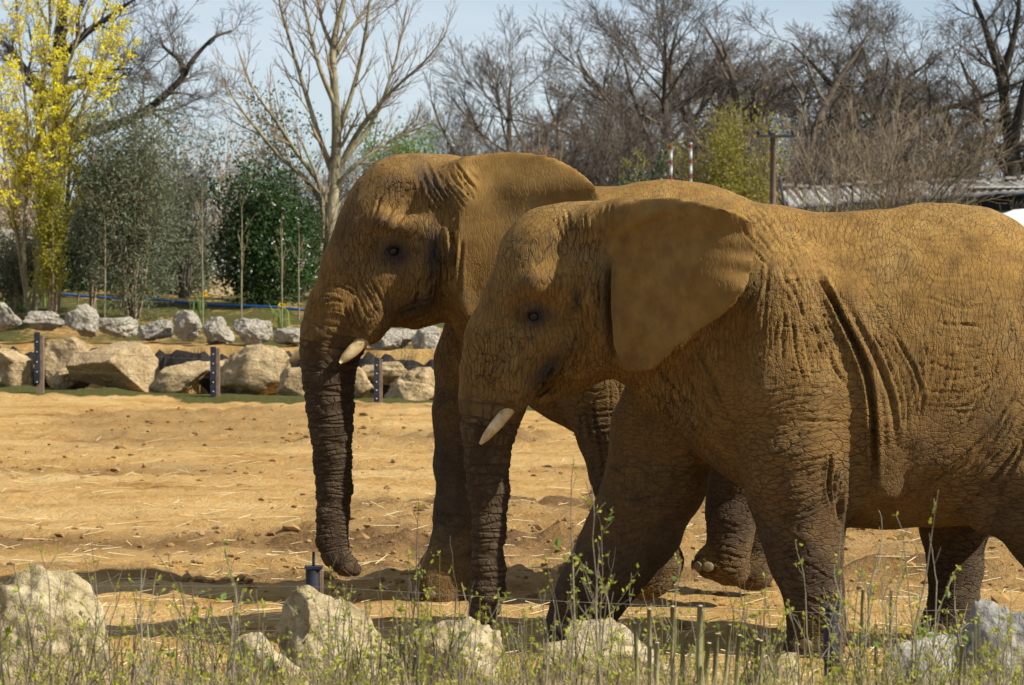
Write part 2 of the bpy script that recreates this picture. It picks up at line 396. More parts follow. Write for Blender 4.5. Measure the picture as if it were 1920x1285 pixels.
def wire(P, r, lab, name='fence_wire', grp=None):
    P = np.array(P, float); loc = P[0] * [1, 1, 0]
    o = mobj(name, *chain_tube(P - loc, [r] * len(P), 5, False), simple_mat('rusty_wire', (.10, .085, .07), (.2, .18, .15), 20, .6, 0)); o.location = loc
    return tag(o, lab, 'wire', grp)
fw = [(x, F * EYE / (y + 2 - HZ)) for x, y in ((-60, 733), (72, 735), (402, 744), (708, 758), (900, 768))]
for z, lab in ((.45, 'lower thin wire strung along the far fence posts'), (.85, 'upper thin wire strung along the far fence posts')):
    wire([px(x, 0, Y) * [1, 1, 0] + [0, -.06, z * (1 if x < 300 else .86)] for x, Y in fw], .0035, lab)

def pipe():
    t = np.linspace(0, 1, 40); P = []
    for q in t:
        x = 40 + 560 * q; g = pxg(x, 13.0 - .6 * q); P.append(g + [0, 0, .07 + .015 * math.sin(q * 17)])
    P = np.array(P); loc = P[0].copy()
    o = mobj('water_pipe', *chain_tube(P - loc, [.032] * len(P), 10), simple_mat('blue_plastic', (.012, .10, .34), (.02, .14, .42), 5, .4, 0, spec=.4)); o.location = loc
    tag(o, 'long bright blue plastic pipe lying along the planted bank', 'pipe')
pipe()
# ------------------------------------------------------------------ elephants: smooth implicit bodies turned into one continuous mesh
def smin(a, b, k):
    h = np.maximum(k - np.abs(a - b), 0) / k
    return np.minimum(a, b) - h * h * k * .25

class Body:
    def __init__(s, lo, hi, vox):
        s.lo = np.array(lo, float); s.v = vox
        s.n = np.ceil((np.array(hi) - s.lo) / vox).astype(int) + 1
        s.F = np.full(s.n, 3.0, np.float32)
        s.ax = [(s.lo[i] + np.arange(s.n[i]) * vox).astype(np.float32) for i in range(3)]
    def region(s, lo, hi):
        a = np.clip(np.floor((np.array(lo) - s.lo) / s.v).astype(int), 0, s.n - 1)
        b = np.clip(np.ceil((np.array(hi) - s.lo) / s.v).astype(int) + 1, 1, s.n)
        sl = tuple(slice(a[i], b[i]) for i in range(3))
        X, Y, Z = np.meshgrid(*[s.ax[i][sl[i]] for i in range(3)], indexing='ij', sparse=True)
        return sl, X, Y, Z
    def put(s, sl, d, k, sub=False):
        if sub: s.F[sl] = -smin(-s.F[sl], d, k)
        else: s.F[sl] = smin(s.F[sl], d.astype(np.float32), k)
    def cone(s, a, b, ra, rb, k, sy=1.0):
        a, b = np.asarray(a, float), np.asarray(b, float); m = max(ra, rb) * max(1, sy) + k + .06
        sl, X, Y, Z = s.region(np.minimum(a, b) - m, np.maximum(a, b) + m)
        d = b - a; iy = 1 / sy
        L = d[0] ** 2 + (d[1] * iy) ** 2 + d[2] ** 2
        t = np.clip(((X - a[0]) * d[0] + (Y - a[1]) * d[1] * iy * iy + (Z - a[2]) * d[2]) / max(L, 1e-9), 0, 1)
        q = np.sqrt((X - a[0] - t * d[0]) ** 2 + ((Y - a[1] - t * d[1]) * iy) ** 2 + (Z - a[2] - t * d[2]) ** 2) - (ra + t * (rb - ra))
        s.put(sl, q * min(1, sy), k)
    def chain(s, pts, k=.05, sy=1.0):
        for (a, ra), (b, rb) in zip(pts[:-1], pts[1:]): s.cone(a, b, ra, rb, k, sy)
    def ell(s, c, r, k=.08, rot=0.0, sub=False):
        c, r = np.asarray(c, float), np.asarray(r, float); m = r.max() + k + .06
        sl, X, Y, Z = s.region(c - m, c + m)
        x, y, z = X - c[0], Y - c[1], Z - c[2]; cs, sn = math.cos(rot), math.sin(rot)
        x, z = x * cs + z * sn, -x * sn + z * cs
        k0 = np.sqrt((x / r[0]) ** 2 + (y / r[1]) ** 2 + (z / r[2]) ** 2)
        k1 = np.sqrt((x / r[0] ** 2) ** 2 + (y / r[1] ** 2) ** 2 + (z / r[2] ** 2) ** 2)
        s.put(sl, k0 * (k0 - 1) / np.maximum(k1, 1e-6), k, sub)
    def torso(s, xs, top, bot, hw, yc, k=.1):
        lo = [xs[0] - .2, min(yc) - max(hw) - .2, min(bot) - .2]; hi = [xs[-1] + .2, max(yc) + max(hw) + .2, max(top) + .2]
        sl, X, Y, Z = s.region(lo, hi)
        x = np.clip(X, xs[0], xs[-1])
        def sp(v):                                            # smooth interpolation of the profile
            xx = np.linspace(xs[0], xs[-1], 240); yy = np.interp(xx, xs, v)
            w = np.hanning(25); w /= w.sum(); yp = np.pad(yy, 12, mode='edge'); yy = np.convolve(yp, w, 'valid')
            return np.interp(x, xx, yy)
        T, B, W, C = sp(top), sp(bot), sp(hw), sp(yc)
        zc = B + (T - B) * .44
        hu, hl = T - zc, zc - B
        h = np.where(Z > zc, hu, hl)
        y = np.abs(Y - C) / W; z = np.abs(Z - zc) / h
        e = np.where(Z > zc, 1.9, 2.25)
        rr = (y ** e + z ** e) ** (1 / e)
        d = (rr - 1) * np.minimum(W, h) * .85
        d = np.where((X < xs[0]) | (X > xs[-1]), np.sqrt(np.maximum(d, 0) ** 2 + (X - x) ** 2) + np.minimum(d, 0), d)
        s.put(sl, d, k)
    def sheet(s, poly, g, t, k=.07, mirror=None):              # ear: curved sheet y = g(x, z) inside an outline
        poly = np.asarray(poly, float); lo = poly.min(0) - .15; hi = poly.max(0) + .15
        ix = slice(max(0, int((lo[0] - s.lo[0]) / s.v)), min(s.n[0], int((hi[0] - s.lo[0]) / s.v) + 2))
        iz = slice(max(0, int((lo[1] - s.lo[2]) / s.v)), min(s.n[2], int((hi[1] - s.lo[2]) / s.v) + 2))
        X, Z = np.meshgrid(s.ax[0][ix], s.ax[2][iz], indexing='ij')
        D = poly_sdf(poly, X, Z); G = g(X, Z, D)
        gx, gz = np.gradient(G, s.v); nn = np.sqrt(1 + gx * gx + gz * gz)
        tt = t(X, Z, D) if callable(t) else t
        for sgn in ((1, -1) if mirror is not None else (1,)):
            GG = G if sgn == 1 else 2 * mirror - G
            Y = s.ax[1][None, :, None]
            q = np.abs(Y - GG[:, None, :]) / nn[:, None, :]
            TT = tt[:, None, :] if callable(t) else tt
            d = np.sqrt(np.maximum(D[:, None, :] + TT, 0) ** 2 + q ** 2) - TT
            sl = (ix, slice(0, s.n[1]), iz)
            s.put(sl, d.astype(np.float32), k)
    def mesh(s):                                               # surface nets
        Fv = s.F; v = s.v; nx, ny, nz = Fv.shape
        S = Fv < 0
        c = [S[a:nx - 1 + a, b:ny - 1 + b, d:nz - 1 + d] for a in (0, 1) for b in (0, 1) for d in (0, 1)]
        al = c[0].copy(); an = c[0].copy()
        for q in c[1:]: al &= q; an |= q
        act = an & ~al
        I = np.argwhere(act); idx = np.full(act.shape, -1, np.int32); idx[act] = np.arange(len(I))
        offs = [(a, b, d) for a in (0, 1) for b in (0, 1) for d in (0, 1)]
        val = np.stack([Fv[I[:, 0] + a, I[:, 1] + b, I[:, 2] + d] for a, b, d in offs], 1)
        P = np.zeros((len(I), 3)); C = np.zeros(len(I)); oa = np.array(offs, float)
        for e0 in range(8):
            for e1 in range(e0 + 1, 8):
                if np.abs(oa[e0] - oa[e1]).sum() != 1: continue
                m = (val[:, e0] < 0) != (val[:, e1] < 0)
                t = np.where(m, val[:, e0] / np.where(m, val[:, e0] - val[:, e1], 1), 0)
                P += m[:, None] * (oa[e0] + t[:, None] * (oa[e1] - oa[e0])); C += m
        V = s.lo + (I + P / C[:, None]) * v
        Q = []
        for ax in range(3):
            a, b = [(1, 2), (2, 0), (0, 1)][ax]
            sl0 = [slice(None)] * 3; sl1 = [slice(None)] * 3; sl0[ax] = slice(0, -1); sl1[ax] = slice(1, None)
            s0, s1 = S[tuple(sl0)], S[tuple(sl1)]
            E = np.argwhere(s0 != s1); E = E[(E[:, a] > 0) & (E[:, b] > 0) & (E[:, a] < Fv.shape[a] - 1) & (E[:, b] < Fv.shape[b] - 1)]
            fl = s0[tuple(E.T)]
            ea = np.zeros(3, int); ea[a] = 1; eb = np.zeros(3, int); eb[b] = 1
            q = np.stack([idx[tuple((E - da - db).T)] for da, db in ((ea, eb), (0 * ea, eb), (0 * ea, 0 * eb), (ea, 0 * eb))], 1)
            q[~fl] = q[~fl][:, ::-1]; Q.append(q)
        return V, np.concatenate(Q)

def poly_sdf(poly, X, Z):
    d = np.full(X.shape, 1e9); ins = np.zeros(X.shape, bool); n = len(poly)
    for i in range(n):
        a, b = poly[i], poly[(i + 1) % n]; e = b - a
        wx, wz = X - a[0], Z - a[1]
        t = np.clip((wx * e[0] + wz * e[1]) / (e @ e + 1e-12), 0, 1)
        d = np.minimum(d, (wx - t * e[0]) ** 2 + (wz - t * e[1]) ** 2)
        cond = ((a[1] > Z) != (b[1] > Z)) & (X < (b[0] - a[0]) * (Z - a[1]) / (b[1] - a[1] + 1e-12) + a[0])
        ins ^= cond
    return np.sqrt(d) * np.where(ins, -1, 1)

def smooth_poly(P, it=2):
    P = np.asarray(P, float)
    for _ in range(it): P = np.stack([P * .75 + np.roll(P, -1, 0) * .25, P * .25 + np.roll(P, -1, 0) * .75], 1).reshape(-1, 2)
    return P

def relax(V, Q, it=2, lam=.5):
    n = len(V); e = np.concatenate([Q[:, [0, 1]], Q[:, [1, 2]], Q[:, [2, 3]], Q[:, [3, 0]]])
    cnt = np.bincount(e.ravel(), minlength=n)
    for i in range(it):
        A = np.stack([np.bincount(e[:, 0], V[e[:, 1], j], n) + np.bincount(e[:, 1], V[e[:, 0], j], n) for j in range(3)], 1) / cnt[:, None]
        V = V + lam * (A - V)
    return V

def along(V, pts):            # nearest place on a chain: (arc length, distance / radius, angle)
    best = np.full(len(V), 1e9); S = np.zeros(len(V)); TH = np.zeros(len(V)); s0 = 0.0
    for (a, ra), (b, rb) in zip(pts[:-1], pts[1:]):
        d = b - a; L = np.linalg.norm(d); t = np.clip(((V - a) @ d) / (L * L), 0, 1)
        w = V - a - t[:, None] * d; q = np.linalg.norm(w, axis=1) / (ra + t * (rb - ra))
        m = q < best; best[m] = q[m]; S[m] = (s0 + t * L)[m]
        u = d / L; side = np.cross(u, [0, 1, 0]); side /= np.linalg.norm(side)
        TH[m] = np.arctan2(w[:, 1], w @ side)[m]
        s0 += L
    return S, best, TH

def resample(P, n):
    P = np.asarray(P, float); d = np.r_[0, np.cumsum(np.linalg.norm(np.diff(P, axis=0), axis=1))]
    dd = np.linspace(0, d[-1], n * 3); Q = np.stack([np.interp(dd, d, P[:, i]) for i in range(2)], 1)
    w = np.hanning(2 * (n // 2) + 3); w /= w.sum(); h = len(w) // 2
    Qp = np.concatenate([2 * Q[:1] - Q[1:h + 1][::-1], Q, 2 * Q[-1:] - Q[-h - 1:-1][::-1]])
    Q = np.stack([np.convolve(Qp[:, i], w, 'valid') for i in range(2)], 1)
    return Q[::3] if len(Q) >= 3 else Q

def creases(V, Nrm, fams, s, yc, seed):
    """fold lines running between pairs of guide curves, pressed into the skin on both flanks"""
    rg = np.random.default_rng(seed); H = np.zeros(len(V))
    face = sstep(.12, .45, np.abs(Nrm[:, 1]))
    X, Z = V[:, 0], V[:, 2]
    for A, B, n, depth, width, wob in fams:
        A = resample(A, 12); B = resample(B, 12)
        for i in range(n):
            f = (i + rg.uniform(-.3, .3)) / max(n - 1, 1); f = min(max(f, 0), 1)
            C = A * (1 - f) + B * f
            C = C + np.cumsum(rg.normal(0, wob * 1.5, C.shape), 0) * .6
            lo, hi = (0, len(C)) if n < 3 else (int(rg.uniform(0, len(C) * .45)), int(rg.uniform(len(C) * .6, len(C))) + 1)
            C = C[lo:hi]
            if len(C) < 3: continue
            W = np.stack([(C[:, 0] - 960) / s, EYE - (C[:, 1] - HZ) / s], 1)
            wd = .85 * width * rg.uniform(.7, 1.4) / s; dp = 1.35 * depth * rg.uniform(.55, 1.25) / s
            m = (X > W[:, 0].min() - 4 * wd) & (X < W[:, 0].max() + 4 * wd) & (Z > W[:, 1].min() - 4 * wd) & (Z < W[:, 1].max() + 4 * wd) & (face > 0)
            ii = np.nonzero(m)[0]
            if not len(ii): continue
            d2 = np.full(len(ii), 1e9); tt = np.zeros(len(ii))
            for j in range(len(W) - 1):
                e = W[j + 1] - W[j]; wx, wz = X[ii] - W[j, 0], Z[ii] - W[j, 1]
                t = np.clip((wx * e[0] + wz * e[1]) / (e @ e + 1e-12), 0, 1)
                dd = (wx - t * e[0]) ** 2 + (wz - t * e[1]) ** 2
                q = dd < d2; d2[q] = dd[q]; tt[q] = (j + t[q]) / (len(W) - 1)
            r = np.sqrt(d2) / wd
            end = np.clip(np.minimum(tt, 1 - tt) * 6, 0, 1)
            H[ii] += face[ii] * end * dp * (-np.exp(-r * r) + .45 * np.exp(-((r - 1.9) / .9) ** 2))
    return H

def skin_material():
    t = NT('elephant_skin'); co = t.obj()
    rc = t.attr('ring_co').outputs['Vector']; w = t.n('SeparateColor', {0: t.attr('zones').outputs['Color']})
    wt, wl, wg = w.outputs[0], w.outputs[1], w.outputs[2]       # trunk rings, legs, greyness
    st = t.attr('stain').outputs['Fac']; er = t.attr('ear').outputs['Fac']
    wn = t.n('TexNoise', {'Vector': co, 'Scale': 3.0, 'Detail': 3.0}).outputs['Color']
    wco = t.n('VectorMath', {0: co, 1: t.n('VectorMath', {0: wn, 'Scale': .16}, operation='SCALE').outputs[0]}, operation='ADD').outputs[0]
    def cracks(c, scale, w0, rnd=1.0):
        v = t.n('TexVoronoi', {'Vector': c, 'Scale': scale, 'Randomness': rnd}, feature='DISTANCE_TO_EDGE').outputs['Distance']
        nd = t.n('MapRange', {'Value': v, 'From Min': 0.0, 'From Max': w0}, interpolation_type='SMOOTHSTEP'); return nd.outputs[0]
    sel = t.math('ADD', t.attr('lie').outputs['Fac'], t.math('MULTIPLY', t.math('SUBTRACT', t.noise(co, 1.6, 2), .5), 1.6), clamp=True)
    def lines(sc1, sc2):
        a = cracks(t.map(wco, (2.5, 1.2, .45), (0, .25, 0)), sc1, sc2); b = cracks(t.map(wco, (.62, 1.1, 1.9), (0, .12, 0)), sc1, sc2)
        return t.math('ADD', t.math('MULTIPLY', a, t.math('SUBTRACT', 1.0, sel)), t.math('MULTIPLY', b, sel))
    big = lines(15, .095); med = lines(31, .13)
    fine = t.noise(co, 70, 3, .6)
    body = t.math('ADD', t.math('MULTIPLY', big, t.math('ADD', .12, t.math('MULTIPLY', t.noise(co, 2.2, 2), .9))), t.math('MULTIPLY', med, .20))
    body = t.math('ADD', body, t.math('MULTIPLY', fine, .04))
    body = t.math('MULTIPLY', body, t.n('MapRange', {'Value': t.math('ADD', t.noise(co, 1.7, 2), t.math('MULTIPLY', t.math('MAXIMUM', t.attr('back').outputs['Fac'], 0.0), -.45)), 'From Min': .2, 'From Max': .65, 'To Min': .25, 'To Max': 1.0}).outputs[0])
    # rings on the trunk: long cells across the axis
    rwn = t.n('VectorMath', {0: rc, 1: t.n('VectorMath', {0: wn, 'Scale': .9}, operation='SCALE').outputs[0]}, operation='ADD').outputs[0]
    rings = cracks(rwn, 1.0, .22)
    rfine = cracks(t.map(rwn, (5.5, 1.1, 5.5)), 1.0, .16)
    ring = t.math('ADD', t.math('MULTIPLY', rings, 1.0), t.math('MULTIPLY', rfine, .45))
    h = t.math('MULTIPLY', body, t.math('SUBTRACT', 1.0, t.math('MAXIMUM', wt, t.math('MULTIPLY', er, .74))))
    h = t.math('ADD', h, t.math('MULTIPLY', ring, t.math('MULTIPLY', wt, .75)))
    h = t.math('ADD', h, t.math('MULTIPLY', fine, .04))
    dn = t.n('Displacement', {'Height': h, 'Midlevel': .6, 'Scale': .0125})
    t.put(t.out.inputs['Displacement'], dn.outputs[0])
    # colour: dry ochre dust over grey-brown skin
    n1 = t.noise(co, 2.6, 6, .62); n2 = t.noise(co, 9, 5, .6)
    dust = t.ramp(t.math('ADD', t.math('MULTIPLY', n1, .65), t.math('MULTIPLY', n2, .35)), [(.34, (.125, .068, .019)), (.5, (.235, .134, .035)), (.66, (.36, .225, .068))])
    grey = t.ramp(n2, [(.3, (.042, .030, .019)), (.7, (.085, .060, .036))])
    up = t.attr('back').outputs['Fac']                          # dust thickest on back and crown; sides also darkened to imitate shade
    wg = t.math('ADD', wg, t.math('MULTIPLY', er, t.math('MULTIPLY', t.math('SUBTRACT', t.noise(co, 3.0, 5, .65), .5), .7)))
    g = t.math('ADD', t.math('ADD', wg, t.math('MULTIPLY', t.math('SUBTRACT', 1.0, up), .30)), t.math('MULTIPLY', t.math('SUBTRACT', n1, .50), 1.7), clamp=True)
    bare = t.math('SUBTRACT', 1.0, t.math('MINIMUM', t.math('MULTIPLY', t.math('ADD', t.math('MULTIPLY', big, .8), .22), t.math('ADD', t.math('MULTIPLY', med, .55), .47)), 1.0))      # dark skin lines: dust cracked off, plus crease shade painted in
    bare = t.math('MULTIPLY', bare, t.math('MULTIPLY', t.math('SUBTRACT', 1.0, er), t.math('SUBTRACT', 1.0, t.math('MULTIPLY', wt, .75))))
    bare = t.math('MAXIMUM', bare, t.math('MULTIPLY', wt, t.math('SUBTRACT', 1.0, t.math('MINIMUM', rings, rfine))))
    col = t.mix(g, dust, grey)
    col = t.mix(t.math('MULTIPLY', bare, t.ramp(n1, [(.35, .5), (.6, 1.0)]), clamp=True), col, (.034, .021, .011))  # dark lines: bare skin plus painted crease shade
    col = t.mix(t.math('MULTIPLY', st, t.math('ADD', .7, t.math('MULTIPLY', n2, .8)), clamp=True), col, (.035, .028, .024))
    t.put(t.b.inputs['Base Color'], col)
    t.put(t.b.inputs['Roughness'], t.ramp(n2, [(.3, .82), (.7, .95)]))
    t.b.inputs['Specular IOR Level'].default_value = .18
    t.m.displacement_method = 'BOTH'
    return t.m
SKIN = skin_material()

def ivory_material():
    t = NT('ivory'); co = t.obj(); n = t.noise(t.map(co, (1, 1, 1)), 14, 5, .65)
    t.put(t.b.inputs['Base Color'], t.ramp(n, [(.3, (.20, .125, .05)), (.48, (.46, .34, .17)), (.7, (.60, .49, .30))]))
    t.b.inputs['Roughness'].default_value = .45; t.bump(t.noise(co, 40, 4), .25, .004)
    return t.m
IVORY = ivory_material()
EYE_M = simple_mat('eye_ball', (.006, .004, .003), (.010, .007, .005), 30, .3, 0, spec=.35)
NAIL = simple_mat('toenail_horn', (.13, .095, .055), (.20, .15, .09), 25, .6, .2, .004)

def subdiv(V, Q):             # one level: split every quad in four, then even out
    n = len(V); m = len(Q)
    E = np.stack([Q, np.roll(Q, -1, 1)], 2).reshape(-1, 2).astype(np.int64); E.sort(1)
    key = E[:, 0] * n + E[:, 1]; u, inv = np.unique(key, return_inverse=True)
    ep = (V[u // n] + V[u % n]) * .5; fp = V[Q].mean(1)
    inv = inv.reshape(m, 4) + n; f = np.arange(m)[:, None] + n + len(u)
    prev = np.roll(inv, 1, 1)
    Q2 = np.stack([Q, inv, np.broadcast_to(f, Q.shape), prev], 2).reshape(-1, 4)
    return relax(np.concatenate([V, ep, fp]), Q2, 2, .5), Q2

def vnormals(V, Q):
    fn = np.cross(V[Q[:, 2]] - V[Q[:, 0]], V[Q[:, 3]] - V[Q[:, 1]])
    N = np.stack([np.bincount(Q.ravel(), np.repeat(fn[:, j], 4), len(V)) for j in range(3)], 1)
    return N / np.maximum(np.linalg.norm(N, axis=1, keepdims=True), 1e-12)

def finish_elephant(B, name, s, yc, loc, trunk, legs, fams, eyes, stains, earpoly, greyfn, ringf, seed, label):
    V, Q = B.mesh(); V = relax(V, Q, 1)
    V, Q = subdiv(V, Q)
    N = vnormals(V, Q)
    H = creases(V, N, fams, s, yc, seed)
    ear = sstep(.03, -.05, poly_sdf(earpoly, V[:, 0], V[:, 2])) * sstep(.0, .12, np.abs(V[:, 1] - yc) - .34)
    for (ex, ey, eyy, er) in eyes:                              # lids: rings of folds round the eye
        d = np.hypot((V[:, 0] - ex), (V[:, 2] - ey) * 1.25); near = sstep(yc, yc - .1, V[:, 1]) if eyy < yc else sstep(yc, yc + .1, V[:, 1])
        q = d / er
        H += near * (-.006 * np.exp(-((q - 1.7) / .18) ** 2) - .005 * np.exp(-((q - 2.3) / .2) ** 2)) * (.4 + .6 * sstep(-.02, .03, np.abs(V[:, 2] - ey)))
    # slow lumps of muscle and loose skin
    lump = fbm(V * 3.1, 3, seed) * .010 + fbm(V * 8, 2, seed + 5) * .004
    H += lump * (1 - ear)
    V = V + N * H[:, None]
    St, qt, th = along(V, trunk)
    Lt = sum(np.linalg.norm(b[0] - a[0]) for a, b in zip(trunk[:-1], trunk[1:]))
    wt = sstep(1.6, 1.15, qt) * sstep(.02, .28, St)
    f = ringf(St / Lt)
    ds = np.linspace(0, 1, 400); cum = np.cumsum(ringf(ds)) * Lt / 400
    rc = np.stack([np.cos(th) * .55, np.interp(St / Lt, ds, cum), np.sin(th) * .55], 1)
    wl = np.zeros(len(V))
    for lg in legs:
        Sl, ql, tl = along(V, lg); wl = np.maximum(wl, sstep(1.5, 1.1, ql) * sstep(.1, .5, Sl))
    wg = greyfn(V, wt, wl, St / Lt)
    stn = np.zeros(len(V))
    for (sx, sz, rx, rz, a, amt) in stains:
        dx, dz = V[:, 0] - sx, V[:, 2] - sz; c, n_ = math.cos(a), math.sin(a)
        u, v = dx * c + dz * n_, -dx * n_ + dz * c
        stn = np.maximum(stn, amt * np.exp(-((u / rx) ** 2 + (v / rz) ** 2)))
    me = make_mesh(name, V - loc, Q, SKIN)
    a = me.attributes.new('ring_co', 'FLOAT_VECTOR', 'POINT'); a.data.foreach_set('vector', rc.astype(np.float32).ravel())
    a = me.attributes.new('zones', 'FLOAT_COLOR', 'POINT'); a.data.foreach_set('color', np.stack([wt, wl, wg, np.ones(len(V))], 1).astype(np.float32).ravel())
    a = me.attributes.new('stain', 'FLOAT', 'POINT'); a.data.foreach_set('value', stn.astype(np.float32))
    a = me.attributes.new('ear', 'FLOAT', 'POINT'); a.data.foreach_set('value', ear.astype(np.float32))
    lie = np.clip(.25 + .65 * wl * sstep(1.9, 1.5, V[:, 2]) + .5 * sstep(1.75, 1.45, V[:, 2]) * sstep(loc[0] - .2, loc[0] + .6, V[:, 0]) - .3 * sstep(loc[0] - .3, loc[0] - .8, V[:, 0]), 0, 1)
    a = me.attributes.new('lie', 'FLOAT', 'POINT'); a.data.foreach_set('value', lie.astype(np.float32))
    a = me.attributes.new('back', 'FLOAT', 'POINT'); a.data.foreach_set('value', sstep(.1, .7, N[:, 2]).astype(np.float32))
    o = bpy.data.objects.new(name, me); o.location = loc; link(o)
    tag(o, label, 'elephant', 'elephants walking across the paddock')

    return o

def tusk(parent, loc, pts, rads, label=None):
    P = np.array(pts) ; t = np.linspace(0, 1, 14); i = np.linspace(0, 1, len(P))
    C = np.stack([np.interp(t, i, P[:, j]) for j in range(3)], 1)
    w = np.array([.25, .5, .25]); 
    for _ in range(3): C[1:-1] = C[:-2] * .25 + C[1:-1] * .5 + C[2:] * .25
    r = np.interp(t, np.linspace(0, 1, len(rads)), rads); r[-1] *= .45; r[-2] *= .8
    V, Fc = chain_tube(C, r, 16)
    o = mobj('tusk', V - loc, Fc, IVORY, parent)
    if label: o['label'] = label
    return o

def eyeball(parent, loc, c, r):
    V, Fc = ICO[3]; return mobj('eye', V * r + np.asarray(c) - loc, Fc, EYE_M, parent)

def toenails(parent, loc, c, rad, angs, z, size=.055):
    V, Fc = ICO[2]
    for a in angs:
        p = np.array([c[0] + math.cos(a) * rad, c[1] + math.sin(a) * rad, z])
        W = V * [size * .22, size * .85, size * .7]; W = np.stack([W[:, 0] * math.cos(a) - W[:, 1] * math.sin(a), W[:, 0] * math.sin(a) + W[:, 1] * math.cos(a), W[:, 2]], 1)
        mobj('toenail', W + p - loc, Fc, NAIL, parent)

# ---------------- the front elephant
def front_elephant():
    Yc = 18.65; s = F / Yc
    def P(x, y, off=0.0): return px(x, y, Yc) + [0, off, 0]      # traced on its middle plane, set off to either side
    def C(rows): return [(P(x, y, o), r / s) for x, y, o, r in rows]
    def CD(rows):                                                # legs: seen at their own distance
        return [(px(x, y, Yc + o), r * (Yc + o) / F) for x, y, o, r in rows]
    B = Body([-0.55, Yc - 1.25, -.06], [3.75, Yc + 1.25, 2.95], .0235)
    tx = [1130, 1180, 1250, 1350, 1450, 1550, 1650, 1750, 1850, 1920, 1980, 2025]
    tt = [440, 415, 380, 370, 382, 396, 391, 377, 384, 420, 500, 590]
    tb = [690, 730, 800, 890, 955, 985, 992, 990, 985, 965, 900, 800]
    hw = [100, 120, 150, 178, 198, 208, 214, 215, 208, 188, 145, 70]
    B.torso([(x - 960) / s for x in tx], [EYE - (y - HZ) / s for y in tt], [EYE - (y - HZ) / s for y in tb], [w / s for w in hw], [Yc] * 12)
    nf = CD([(1455, 560, -.34, 120), (1480, 720, -.40, 122), (1497, 830, -.42, 112), (1500, 910, -.42, 101), (1503, 985, -.42, 80), (1512, 1050, -.42, 66), (1524, 1105, -.42, 55), (1530, 1160, -.42, 50), (1533, 1205, -.42, 52)])
    ff = CD([(1330, 640, .32, 120), (1250, 800, .36, 100), (1228, 900, .38, 94), (1190, 990, .40, 86), (1152, 1050, .40, 76), (1117, 1100, .40, 66), (1093, 1140, .40, 57), (1085, 1166, .40, 55)])
    fh = CD([(1810, 700, .30, 150), (1790, 880, .34, 95), (1790, 980, .36, 66), (1790, 1060, .36, 51), (1790, 1140, .36, 48), (1782, 1166, .36, 52)])
    nh = CD([(1935, 580, -.16, 120), (1968, 760, -.28, 112), (1952, 900, -.40, 96), (1945, 970, -.40, 78), (1990, 1070, -.40, 58), (2035, 1140, -.40, 52), (2030, 1195, -.40, 54)])
    for lg in (nf, ff, fh, nh): B.chain(lg, .06)
    for lg in (nf, ff, fh, nh):                                   # flat soles
        c, r = lg[-1]; B.cone(c + [-.03, 0, -.05], c + [-.03, 0, -.10 if lg is not nh else -.08], r * 1.04, r * 1.08, .04)
    B.ell(P(1585, 880, -.47), (.085, .10, .24), .05, .15)         # loose flap at the elbow
    B.ell(P(1860, 900, -.42), (.20, .14, .34), .10, -.5)          # fold of flank before the thigh
    B.chain(C([(1560, 560, -.50, 40), (1612, 680, -.58, 26), (1632, 780, -.60, 24), (1640, 900, -.52, 26)]), .09)   # ridge of loose skin behind the shoulder
    # neck, head
    B.chain([(P(1330, 560), 150 / s), (P(1180, 550), 140 / s), (P(1090, 540), 110 / s)], .14)
    B.ell(P(1045, 490), (112 / s, .36, 106 / s), .10)
    B.ell(P(1010, 545), (88 / s, .33, 92 / s), .10)
    B.ell(P(1105, 432), (84 / s, .31, 56 / s), .12, .06)
    B.ell(P(1060, 630), (92 / s, .33, 92 / s), .09)
    B.ell(P(1085, 678), (72 / s, .24, 46 / s), .07, .35)          # jaw
    B.chain(C([(1010, 748, 0, 14), (1060, 722, 0, 24), (1120, 690, 0, 26)]), .05)      # lower lip
    trunk = C([(975, 560, 0, 70), (950, 640, 0, 76), (934, 700, 0, 70), (924, 760, 0, 60), (916, 810, 0, 50), (914, 860, 0, 41), (915, 920, 0, 36.5), (917, 1000, 0, 31.5), (916, 1060, 0, 30), (914, 1110, 0, 29), (906, 1148, 0, 25), (900, 1160, 0, 22)])
    B.chain(trunk, .05)
    for o in (-1, 1):
        B.chain(C([(1000, 640, o * .18, 40), (976, 700, o * .19, 36), (967, 738, o * .19, 27)]), .09)      # tusk sheath
        B.chain(C([(965, 545, o * .20, 22), (1010, 528, o * .30, 25), (1075, 528, o * .30, 24)]), .06)      # brow
        B.ell(P(1030, 470, o * .42), (.13, .085, .10), .08, .3, sub=True)                                    # hollow of the temple
        B.ell(P(1001, 591, o * .345), (.062, .06, .040), .03, 0, sub=True)
        B.chain(C([(976, 592, o * .285, 5), (990, 580, o * .305, 6.5), (1006, 578, o * .31, 7), (1024, 590, o * .305, 5)]), .02)
        B.chain(C([(978, 597, o * .285, 4), (998, 607, o * .295, 5.5), (1022, 598, o * .295, 4)]), .02)
        B.ell(P(1015, 690, o * .36), (.05, .07, .13), .05, -.7, sub=True)                                    # hollow behind the mouth
        B.chain(C([(1120, 425, o * .27, 44), (1170, 410, o * .36, 34), (1240, 392, o * .50, 22)]), .10)      # root of the ear
    poly = smooth_poly([(1105, 420), (1150, 385), (1200, 369), (1250, 366), (1310, 376), (1375, 394), (1415, 411), (1423, 450), (1418, 490), (1406, 530), (1385, 565), (1346, 602), (1310, 624), (1276, 645), (1246, 680), (1216, 700), (1188, 704), (1164, 695), (1149, 668), (1141, 600), (1140, 530), (1120, 480)])
    ef = .98 - .035 * np.clip((poly[:, 0] - 1135) / 290, 0, 1)     # the ear swings out towards the viewer
    earp = np.stack([(poly[:, 0] - 960) / s * ef, EYE - (poly[:, 1] - HZ) / s * ef], 1)
